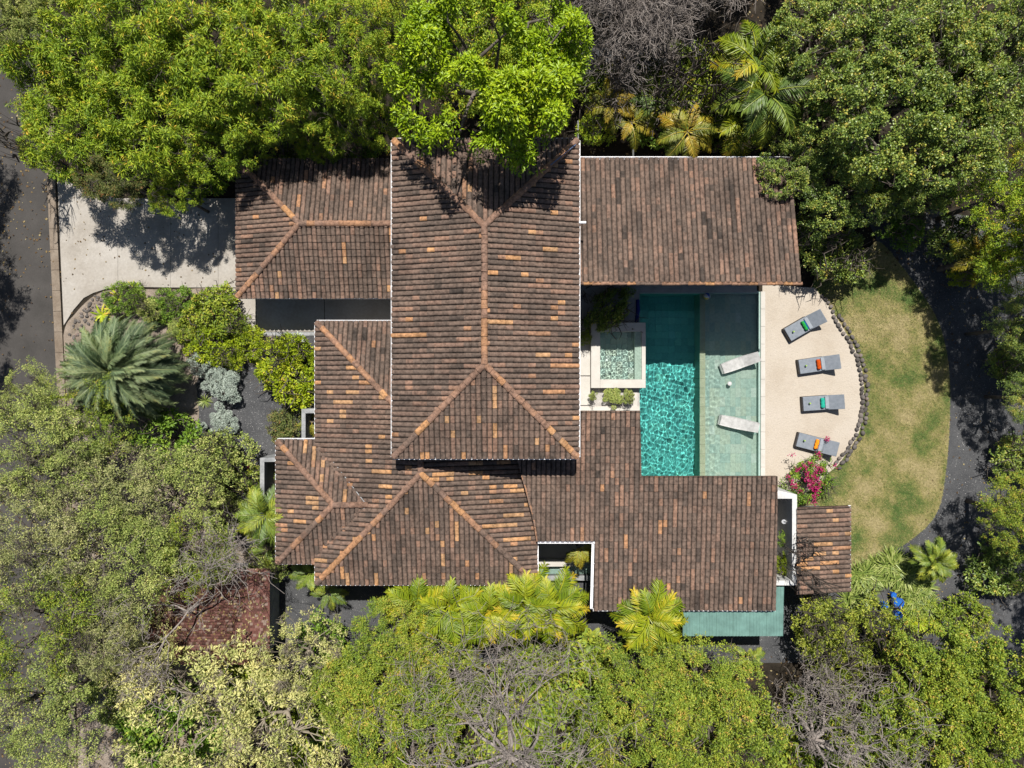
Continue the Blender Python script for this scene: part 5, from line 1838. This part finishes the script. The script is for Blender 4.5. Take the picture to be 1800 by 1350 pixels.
tree('loose', 505, 755, 1.1, 38, 'rusty-flowered bush in front of the small light well', 0, .5, mat='rusty', name='bush', cat='bush')
tree('loose', 455, 850, 1.2, 34, 'thin plant with a red flower beside the narrow light well', 1, .5, mat='mid', name='bush', cat='bush')

for k, (px, py, r, mt, lab) in enumerate(((318, 530, 26, 'fresh', 'low green bush beside the middle of the driveway edge'), (340, 575, 34, 'mid', 'green bush between the flowering bush and the date palm'), (405, 625, 26, 'citrus', 'low yellow-green bush by the bend of the gravel forecourt'), (262, 548, 22, 'olive', 'small dull bush behind the date palm fronds'), (240, 520, 18, 'fresh', 'small bush with broad leaves near the bromeliads'), (420, 570, 22, 'mid', 'leafy bush at the corner of the driveway by the carport'), (350, 640, 22, 'silver', 'small silver bush north-west of the round silver one'))):
    tree('shrub', px, py, .8 + .01 * r, r, lab, k, k * 1.1, mat=mt, name='bush', cat='bush')
# plants about the pool
tree('shrub', 1068, 546, 1.0, 54, 'dark shaded shrubbery north of the spa tub', 0, .8, mat='ficus', name='shrub', cat='shrub', stretch=(1, .55))
tree('shrub', 1028, 594, .8, 13, 'small bright green shrub beside the main roof gutter by the spa', 1, .8, mat='lime', name='shrub', cat='shrub')
tree('fineshrub', 1077, 700, .7, 20, 'grey-green shrub in white gravel south of the spa', 0, .8, mat='olive', name='shrub', cat='shrub')
tree('fineshrub', 1102, 698, .7, 14, 'smaller grey-green shrub by the pool corner south of the spa', 1, .8, mat='olive', name='shrub', cat='shrub')
tree('fineshrub', 1043, 696, .6, 9, 'thin shrub between the white slabs and the white gravel', 0, 2.8, mat='olive', name='shrub', cat='shrub')
tree('shrub', 1385, 948, 2.2, 22, 'green shrub in the shower court below the shower head', 1, .1, mat='fresh', name='shrub', cat='shrub', stretch=(.7, 1))
tree('shrub', 1383, 994, 2.4, 23, 'yellow-green shrub at the south end of the shower court', 2, .1, mat='citrus', name='shrub', cat='shrub', stretch=(.75, 1))
# bougainvillea by the sand
bo = tree('loose', 1424, 846, 1.35, 47, 'bougainvillea with magenta bracts between the sand, the lawn and the villa roof', 1, .9, mat='fresh', name='bougainvillea', cat='bush', stretch=(1.05, .82))
rng = np.random.default_rng(5)
cl = rng.normal(0, 1, (46, 3)) * np.array([.62, .5, .12]) + np.array([.1, .2, 1.3])
cl[:, 2] -= .35 * ((cl[:, 0] / 1.3) ** 2 + (cl[:, 1] / 1.1) ** 2).clip(0, 2)
P = np.repeat(cl, 26, 0) + rng.normal(0, .06, (46 * 26, 3))
d_ = unit(rng.normal(size=P.shape))
me = leaf_mesh('bract', P, d_, unit(rng.normal(size=P.shape) + np.array([0, 0, 1.0])), np.full(len(P), .07), np.full(len(P), .055), rng.uniform(0, 1, len(P)), LF['bloom'])
obj_of('flowers', me, bo)
for px, py, lab in ((1454, 772, 'magenta flower sprig fallen across the lounger with the amber towel'), (438, 822, 'red flower sprig beside the narrow light well')):
    q = at(px, py, .6)
    P = rng.normal(0, .06, (60, 3)) + np.array([0, 0, .0])
    me = leaf_mesh('bract', P, unit(rng.normal(size=P.shape)), unit(rng.normal(size=P.shape) + np.array([0, 0, 1.0])), np.full(60, .06), np.full(60, .05), rng.uniform(0, 1, 60), LF['bloom'])
    t = thing('flower_sprig', (q.x, q.y, .6), lab, 'flower')
    obj_of('flowers', me, t)
    MB().tube([(0, 0, 0), (.03, .02, -.3), (.05, .0, -.58)], [.006, .008, .01], 4).build('stem', M['dark_twig'], t)

# ------------------------------------------------------------------ bare trees
def bare_tree(seed, mat, dirs, L0, r0, depth=5, spread=.75, lift=.15, trunk=None, kids=(2, 4), flat=.6):
    rng = np.random.default_rng(seed)
    tr, br = MB(), MB()

    def grow(p, d, L, r, lev):
        mb = tr if lev == 0 else br
        pts, rad = [p], [r]
        dd = Vector(d)
        n = 5 if lev < 2 else 4 if lev < 4 else 3
        for i in range(n):
            dd = (dd + Vector(rng.normal(0, .2 + .06 * lev, 3)) + Vector((0, 0, lift * .2))).normalized()
            pts.append(pts[-1] + dd * (L / n))
            rad.append(max(.008, r * (1 - .45 * (i + 1) / n)))
        mb.tube(pts, rad, 6 if lev < 2 else 4 if lev < 3 else 3, False)
        if lev >= depth:
            return
        for k in range(rng.integers(*kids) + (1 if lev < 2 else 0)):
            t = rng.uniform(.35, 1.0)
            i = min(n - 1, int(t * n))
            q = pts[i].lerp(pts[i + 1], t * n - i)
            ax = unit(rng.normal(size=3))
            nd_ = (dd + Vector(ax) * spread * rng.uniform(.6, 1.3))
            nd_.z = nd_.z * flat + lift
            grow(q, nd_.normalized(), L * rng.uniform(.58, .9), max(.011, rad[i] * rng.uniform(.5, .8)), lev + 1)

    for d, L in dirs:
        grow(Vector((0, 0, 0)), Vector(d).normalized(), L0 * L, r0, 0)
    if trunk:
        tr.tube([Vector(trunk), Vector(trunk) * .5 + Vector((.05, .03, 0)), (0, 0, .05)], [r0 * 1.9, r0 * 1.5, r0 * 1.25], 9)
    return tr.mesh('trunk', mat, smooth=True), br.mesh('branches', mat, smooth=True)


for name, px, py, z, dirs, L0, r0, seed, lab, mat, dp, kd in (
        ('dead_tree', 1130, -70, 3.6, [((-.9, -.5, .25), 1.2), ((-.3, -.9, .15), 1.1), ((.25, -1, .2), 1.1), ((.8, -.6, .2), 1.2), ((1, -.15, .3), 1.25), ((-1, .1, .3), 1.1), ((0, .4, 1), .8), ((.5, -.8, .5), .9)], 2.1, .07, 3, 'leafless tree with tangled grey branches at the northern picture edge', 'dead_bark', 5, (3, 5)),
        ('dead_tree', 895, 1330, 3.6, [((-.9, .45, .35), 1.1), ((-.35, 1, .3), 1.2), ((.1, 1, .4), 1.3), ((.55, .9, .35), 1.3), ((1, .4, .4), 1.2), ((-1, -.1, .4), 1.0), ((.9, -.2, .3), 1.1), ((0, -.6, .8), .8), ((-.6, .9, .5), 1.1), ((.35, 1, .2), 1.2)], 2.6, .085, 4, 'leafless tree with pale twisted limbs at the southern edge below the west wing', 'dead_bark', 5, (2, 4)),
        ('dead_tree', 1430, 1300, 3.0, [((.95, .5, .4), 1.3), ((1, .05, .35), 1.4), ((.5, 1, .35), 1.2), ((-.3, 1, .4), .95), ((.9, -.4, .35), 1.35), ((-.8, .3, .4), .7), ((.2, -.9, .4), 1.0), ((.8, .8, .3), 1.2), ((1, -.15, .2), 1.3)], 1.75, .08, 9, 'leafless tree raking eastwards over the south-east shrubs', 'dead_bark', 5, (2, 4))):
    p = at(px, py, z)
    t = thing(name, (p.x, p.y, 0), lab, 'tree', 'leafless trees')
    tm, bm_ = bare_tree(seed, M[mat], dirs, L0, r0, dp, trunk=(0.1, .1, -z), kids=kd)
    a, b = obj_of('trunk', tm, t, (0, 0, z)), obj_of('branches', bm_, t, (0, 0, z))
for px, py, z, dirs, L0, seed, lab in ((1125, 150, 2.0, [((-.4, -1, .2), 1.2), ((.5, -.8, .2), 1.1), ((.2, 1, .2), 1)], .95, 14, 'small leafless sapling among the yellow palm fronds north of the pool roof'),
                                    (330, 1075, 3.3, [((-1, .4, .25), 1.5), ((.9, .6, .2), 1.4), ((-.2, -1, .15), 1.1)], 1.9, 17, 'leafless twiggy tree reaching over the maroon shingle roof'),
                                    (985, 60, 2.2, [((-.4, -1, .2), 1.2), ((.7, -.5, .2), 1.1), ((-.3, 1, .2), 1)], .9, 15, 'small leafless tree east of the lime green tree')):
    p = at(px, py, z)
    t = thing('dead_tree', (p.x, p.y, 0), lab, 'tree', 'leafless trees')
    tm, bm_ = bare_tree(seed, M['dead_bark'], dirs, L0, .045, 5, trunk=(0, 0, -z), kids=(2, 4))
    obj_of('trunk', tm, t, (0, 0, z)), obj_of('branches', bm_, t, (0, 0, z))

# ------------------------------------------------------------------ palms
LF['lush'] = tone_mat('lush_palm_leaf', [(0.0, (0.07, 0.13, 0.008)), (0.4, (0.17, 0.24, 0.012)), (0.75, (0.32, 0.36, 0.018)), (1.0, (0.56, 0.42, 0.035))], .4, .35, .18, .16, gain=1.35)
def frond_mesh(seed, mat, L=2.2, n=34, leaf=.55, w=.045, rise=.45, drop=1.0, fwd=.7, hang=.35, vee=.25, tone=.5, tips=.2):
    """A feather frond along +x from the origin: arched midrib and a row of leaflets on both sides."""
    rng = np.random.default_rng(seed)
    t = np.linspace(0, 1, 9)
    rib = [(L * x * (1 - .12 * x), 0, L * (rise * x - drop * .55 * x ** 2.2)) for x in t]
    mb = MB()
    mb.tone = .75
    mb.tube(rib, [.028 * (1 - .8 * x) + .004 for x in t], 4, False)
    base, d, nr, ll, ww, tt = [], [], [], [], [], []
    for i in range(n):
        x = .14 + .86 * i / (n - 1)
        k = min(7, int(x * 8))
        a, b = Vector(rib[k]), Vector(rib[k + 1])
        p = a.lerp(b, x * 8 - k)
        ax = (b - a).normalized()
        up = Vector((0, 1, 0)).cross(ax) * -1
        if up.z < 0:
            up = -up
        prof = math.sin(math.pi * min(1, .12 + x * .88)) ** .6 if x < .95 else .45
        for s in (-1, 1):
            dr = (Vector((0, s, 0)) + ax * (fwd + .9 * x * x) + up * (vee - hang * rng.uniform(.5, 1.3)) + Vector(rng.normal(0, .07, 3))).normalized()
            base.append(p), d.append(dr), nr.append(up + Vector((0, -s * .5, 0)) + Vector(rng.normal(0, .18, 3)))
            ll.append(leaf * prof * rng.uniform(.85, 1.1) + .05), ww.append(w * rng.uniform(.8, 1.1))
            tt.append(np.clip(tone + rng.normal(0, .09) + tips * max(0, x - .75) * 4, 0, 1))
    me = leaf_mesh('frond', np.array(base), np.array(d), np.array(nr), np.array(ll), np.array(ww), np.array(tt), mat, .22)
    bm = bmesh.new()
    bm.from_mesh(me)
    rm = mb.mesh('rib', mat)
    bm.from_mesh(rm)
    bm.to_mesh(me)
    bm.free()
    return me


FR = {
    'palm': [frond_mesh(40 + k, LF['palm'], 2.0, 34, .55, .05, .5, 1.1, tone=.3 + .16 * k) for k in range(4)],
    'yellow': [frond_mesh(50 + k, LF['palm_yellow'], 1.9, 32, .5, .055, .5, 1.1, tone=.25 + .2 * k) for k in range(4)],
    'date': [frond_mesh(60 + k, LF['date'], 2.75, 84, .46, .024, .62, 1.3, fwd=.95, hang=.22, vee=.42, tone=.26 + .13 * k, tips=.12) for k in range(4)],
    'lush': [frond_mesh(80 + k, LF['lush'], 1.9, 32, .55, .06, .5, 1.1, tone=.3 + .15 * k, tips=.25) for k in range(4)],
    'broad': [frond_mesh(70 + k, LF['palm'], 1.7, 36, .52, .05, .45, .9, fwd=.9, hang=.2, tone=.5 + .12 * k) for k in range(3)],
}


def palm(px, py, z, n, label, kind='palm', scale=1.0, seed=0, pitch=(-.2, .9), sector=None, group=None, lean=(0, 0), trunk_r=.11, cat='palm', mats=None):
    r = random.Random(seed)
    p = at(px, py, z)
    t = thing('palm', (p.x, p.y, 0), label, cat, group)
    mb = MB()
    k = 7
    mb.tube([(lean[0] * (1 - i / k), lean[1] * (1 - i / k), z * i / k) for i in range(k + 1)], [trunk_r * (1.25 - .35 * i / k) * (1 + .06 * (i % 2)) for i in range(k + 1)], 9)
    mb.build('trunk', M['bark'], t)
    for i in range(n):
        f = i / max(1, n - 1)
        az = i * 2.39996 + r.uniform(-.2, .2)
        if sector:
            az = sector[0] + (sector[1] - sector[0]) * ((i * .618034) % 1) + r.uniform(-.1, .1)
        el = pitch[0] + (pitch[1] - pitch[0]) * f ** 1.3 + r.uniform(-.08, .08)
        me = FR[kind][r.randrange(len(FR[kind]))]
        s = scale * r.uniform(.85, 1.1) * (1 - .2 * f)
        o = obj_of('frond', me, t, (.05 * math.cos(az), .05 * math.sin(az), z - .05 + .1 * f), (r.uniform(-.25, .25), -el, az), s)
    return t


# the big date palm by the drive: its fronds are combed eastwards
palm(212, 652, 2.6, 150, 'big grey-green date palm with orange frond tips between driveway and olive trees', 'date', 1.06, 3, (-.35, 1.15), trunk_r=.26)
palm(468, 905, 2.6, 22, 'bright green palm leaning over the west gutter of the villa', 'palm', .92, 5, (-.3, .9))
palm(1140, 1084, 3.5, 22, 'green palm with brown tips in front of the south eave, west of the metal canopy', 'lush', 1.12, 6, (-.35, .8))
palm(1018, 962, 2.2, 11, 'yellow palm growing out of the plunge court', 'yellow', .6, 8, (-.5, .5), sector=(-2.4, .3))
palm(548, 740, 1.5, 5, 'small yellowing palm inside the small light well', 'yellow', .45, 9, (-.2, .6))
GP = 'yellow-green palms along the south gutter of the west wing'
for k, (px, py, z, lab) in enumerate(((790, 1065, 2.3, 'yellow-green palm south of the west wing, second from the west'), (860, 1075, 2.5, 'yellow-green palm south of the west wing, in the middle of its row'), (925, 1060, 2.6, 'yellow-green palm south of the west wing, near the corner gutter'), (968, 1066, 2.3, 'yellow-green palm beside the plunge court wall, easternmost of its row'), (735, 1060, 2.0, 'yellow-green palm south of the west wing, westernmost of its row'))):
    palm(px, py, z + .7, 24, lab, 'lush', 1.12, 20 + k, (-.35, .9), group=GP)
palm(545, 1005, 1.5, 12, 'small lime palm under the south-west corner of the west wing', 'broad', .7, 30)
palm(578, 1040, 1.2, 10, 'small shaded palm south of the west wing corner', 'palm', .55, 31)
palm(470, 965, 1.4, 6, 'tiny palm at the foot of the leaning green palm', 'palm', .5, 32)
GN = 'palms north of the pool roof'
palm(1208, 232, 3.9, 15, 'palm with orange-tipped fronds touching the north gutter of the pool roof', 'yellow', .85, 41, (-.45, .6), group=GN)
palm(1330, 112, 5.2, 14, 'tall palm with pale shining fronds north-east of the pool roof', 'lush', 1.15, 42, (-.3, .8), group=GN)
palm(1345, 165, 5.2, 14, 'tall palm with long drooping fronds west of the dark round-leaved trees', 'palm', 1.25, 43, (-.45, .7), group=GN)
palm(1300, 215, 3.8, 13, 'green palm behind the north gutter at the east half of the pool roof', 'lush', 1.0, 44, (-.4, .7), group=GN)
palm(1075, 185, 2.6, 9, 'yellow palm north of the pool roof, westernmost of its group', 'yellow', .8, 45, (-.4, .7), group=GN)
palm(1110, 215, 2.4, 9, 'yellow palm hanging over the shaded strip behind the pool roof', 'yellow', .75, 46, (-.5, .7), group=GN)
palm(1150, 170, 2.6, 9, 'yellow-green palm among bushes north of the pool roof', 'palm', .8, 47, (-.4, .7), group=GN)
palm(1098, 128, 2.2, 7, 'small yellow palm beneath the leafless northern tree', 'yellow', .6, 48, (-.4, .7), group=GN)
palm(1790, 25, 6.0, 12, 'dusky palm fronds in the extreme north-east corner', 'date', .8, 49, (-.4, .8))
palm(1720, 455, 3.0, 7, 'palm with yellowing fronds in the shade at the east edge of the path', 'yellow', .8, 50, (-.4, .6))
palm(1640, 985, 1.5, 26, 'small round fan-like palm on the gravel at the southern end of the lawn', 'broad', .68, 51, (-.25, 1.1))
palm(1545, 1265, 1.8, 8, 'small silvery palm under the bare twigs in the south-east', 'date', .5, 52, (-.2, .8))
palm(1600, 1275, 1.8, 8, 'small silvery palm east of its twin under the bare twigs', 'date', .5, 53, (-.2, .8))
for k, (px, py, lab) in enumerate(((1040, 1125, 'low lime palm at the edge of the grey path south of the plunge court'), (1080, 1140, 'low lime palm in shade between grey path and green trees'), (1315, 1155, 'low lime banana-like palm south of the metal canopy shadow'))):
    palm(px, py, .8, 9, lab, 'broad', .5, 60 + k, (.0, 1.0))

# low shrubs north of the pool roof
for k, (px, py, top, r, mt, lab) in enumerate(((1180, 135, 3.0, 66, 'mid', 'leafy shrub below the leafless northern tree'), (1250, 145, 3.2, 66, 'mid', 'leafy shrub north of the pool roof, west of the tall palms'), (1255, 205, 3.0, 58, 'mid', 'leafy shrub between the orange-tipped palm and the tall palms'), (1165, 205, 2.8, 56, 'fresh', 'leafy shrub behind the orange-tipped palm'), (1290, 110, 2.6, 46, 'mid', 'leafy shrub west of the pale shining palm'), (1065, 150, 2.6, 50, 'mid', 'leafy shrub at the east edge of the lime green tree'), (1380, 250, 2.2, 50, 'ficus', 'shaded shrub under the long drooping palm fronds'), (1050, 225, 2.0, 34, 'feather', 'shaded shrub beside the north-east corner of the main roof'))):
    tree('shrub', px, py, top, r, lab, k, k * 1.3, mat=mt, name='shrub', cat='shrub')

# ------------------------------------------------------------------ strap-leaved plants and blue pots
def strap_mesh(seed, n=26, L=.55, w=.05, mat='strap', up=.7):
    rng = np.random.default_rng(seed)
    vs, fs, tt = [], [], []
    for i in range(n):
        az = i * 2.4 + rng.uniform(-.3, .3)
        el = rng.uniform(.15, 1.2) * up + .1
        l = L * rng.uniform(.75, 1.1)
        tone = np.clip(rng.normal(.5, .2), 0, 1)
        d = np.array([math.cos(az), math.sin(az)])
        e = np.array([-d[1], d[0]])
        k = len(vs)
        for t, wd in ((0, .7), (.4, 1), (.75, .75), (1, .05)):
            r = l * t * math.cos(el * (1 - .55 * t))
            z = l * (t * math.sin(el) - .35 * t * t)
            for s in (-1, 1):
                q = d * (r + .02) + e * s * w / 2 * wd
                vs.append((q[0], q[1], z + .05))
                tt.append(min(1, tone + .25 * t))
        for j in range(3):
            fs.append((k + 2 * j, k + 2 * j + 1, k + 2 * j + 3, k + 2 * j + 2))
    me = bpy.data.meshes.new('leaves')
    me.from_pydata(vs, [], fs)
    a = me.attributes.new('tone', 'FLOAT', 'POINT')
    a.data.foreach_set('value', np.array(tt, dtype=np.float32))
    me.materials.append(LF[mat])
    return me


STRAP = [strap_mesh(k, 40, .5, .032) for k in range(4)]
AGAVE = strap_mesh(9, 20, .5, .09, 'silver', .8)
BROM = [strap_mesh(20 + k, 14, .6, .085, 'citrus', .7) for k in range(2)]
LFAN = [strap_mesh(30 + k, 30, .5, .03, 'citrus', .75) for k in range(2)]
rr = random.Random(12)
ring = [(1512 + 0, 1040), (1506, 1062), (1512, 1080)]
spots = []
for i in range(74):
    a = math.radians(rr.uniform(-15, 195))
    q = rr.uniform(40, 76)
    spots.append((1566 + q * math.cos(a) * .95, 1060 - q * math.sin(a)))
for px, py in spots:
    p = at(px, py, .5)
    t = obj_of('strap_plant', STRAP[rr.randrange(4)], None, (p.x, p.y, rr.uniform(0, .15)), (0, 0, rr.uniform(0, 6.28)), rr.uniform(1.15, 1.6))
    tag(t, 'strap-leaved plant in the rounded clump north of the blue pots', 'plant', 'strap-leaved plants in the rounded clump')
for k, (px, py) in enumerate([(1620 + rr.uniform(-26, 26), 1082 + rr.uniform(-22, 26)) for _ in range(12)]):
    p = at(px, py, .4)
    t = obj_of('spiky_plant', LFAN[k % 2], None, (p.x, p.y, rr.uniform(0, .25)), (0, 0, rr.uniform(0, 6)), rr.uniform(.8, 1.2))
    tag(t, 'lime spiky-leaved plant in the clump east of the blue pots', 'plant', 'lime spiky plants east of the blue pots')
for k, (px, py, sc, lab) in enumerate(((176, 553, 1.0, 'yellow-green bromeliad at the western tip of the planting bed'), (205, 520, .8, 'reddish-stemmed bromeliad at the north-west corner of the planting bed'), (232, 505, .7, 'bromeliad touching the driveway edge'), (190, 542, .7, 'low bromeliad next to the grey stones of the planting bed'))):
    p = at(px, py, .2)
    tag(obj_of('bromeliad', BROM[k % 2], None, (p.x, p.y, .0), (0, 0, k), sc), lab, 'plant')
for px, py, sc, lab in ((525, 595, .75, 'blue-grey agave beside the step of the carport'), (360, 705, .8, 'green strap plant at the shaded foot of the silver bush')):
    p = at(px, py, .1)
    tag(obj_of('agave', AGAVE if px > 400 else STRAP[0], None, (p.x, p.y, 0), (0, 0, 1), sc), lab, 'plant')

M['blue_glaze'] = plain('blue_glaze', (.012, .1, .5), .25, .5, var=.35, scale=12)
for px, py, r, h, lab in ((1580, 1060, .24, .5, 'largest bright blue pot among the spiky plants'), (1555, 1064, .17, .42, 'blue pot west of the largest blue pot'), (1571, 1046, .13, .35, 'smallest blue pot, north of the largest one'), (1580, 1082, .19, .42, 'blue pot south of the largest one, beside the lime plants')):
    p = at(px, py, h)
    t = thing('plant_pot', (p.x, p.y, 0), lab, 'pot', 'blue glazed pots in the south-east garden')
    MB().tube([(0, 0, 0), (0, 0, h * .45), (0, 0, h * .85), (0, 0, h)], [r * .65, r * .95, r, r * .9], 18).build('body', M['blue_glaze'], t, smooth=False)
    MB().tube([(0, 0, h - .01), (0, 0, h + .025)], [r * 1.06, r * 1.06], 18).build('rim', M['blue_glaze'], t)
    MB().tube([(0, 0, h + .026), (0, 0, h + .03)], [r * .8, r * .8], 14).build('lid', plain('pot_water', (.03, .16, .55), .1, .6), t)
    obj_of('leaves', BROM[0], t, (r * .9, -r * .6, h * .2), (0, 0, r * 20), .6)

# the pool floors receive the focused sunlight that the rippled water makes
for o in list(pool.children_recursive) + list(spa.children_recursive) + list(pc.children_recursive):
    if o.type == 'MESH':
        o.cycles.is_caustics_receiver = True
for o in bpy.data.objects:
    if o.name.startswith(('pool_lounger', 'shell', 'leg')):
        o.cycles.is_caustics_receiver = True

rl = [(rx0, ry0), (rx1, ry0), (rx1, ry1), (rx0, ry1)]
lit = specks('fallen_leaves', rl, 900, zr + .035, (.03, .075), M['dry_leaf'], (0, 1), True)
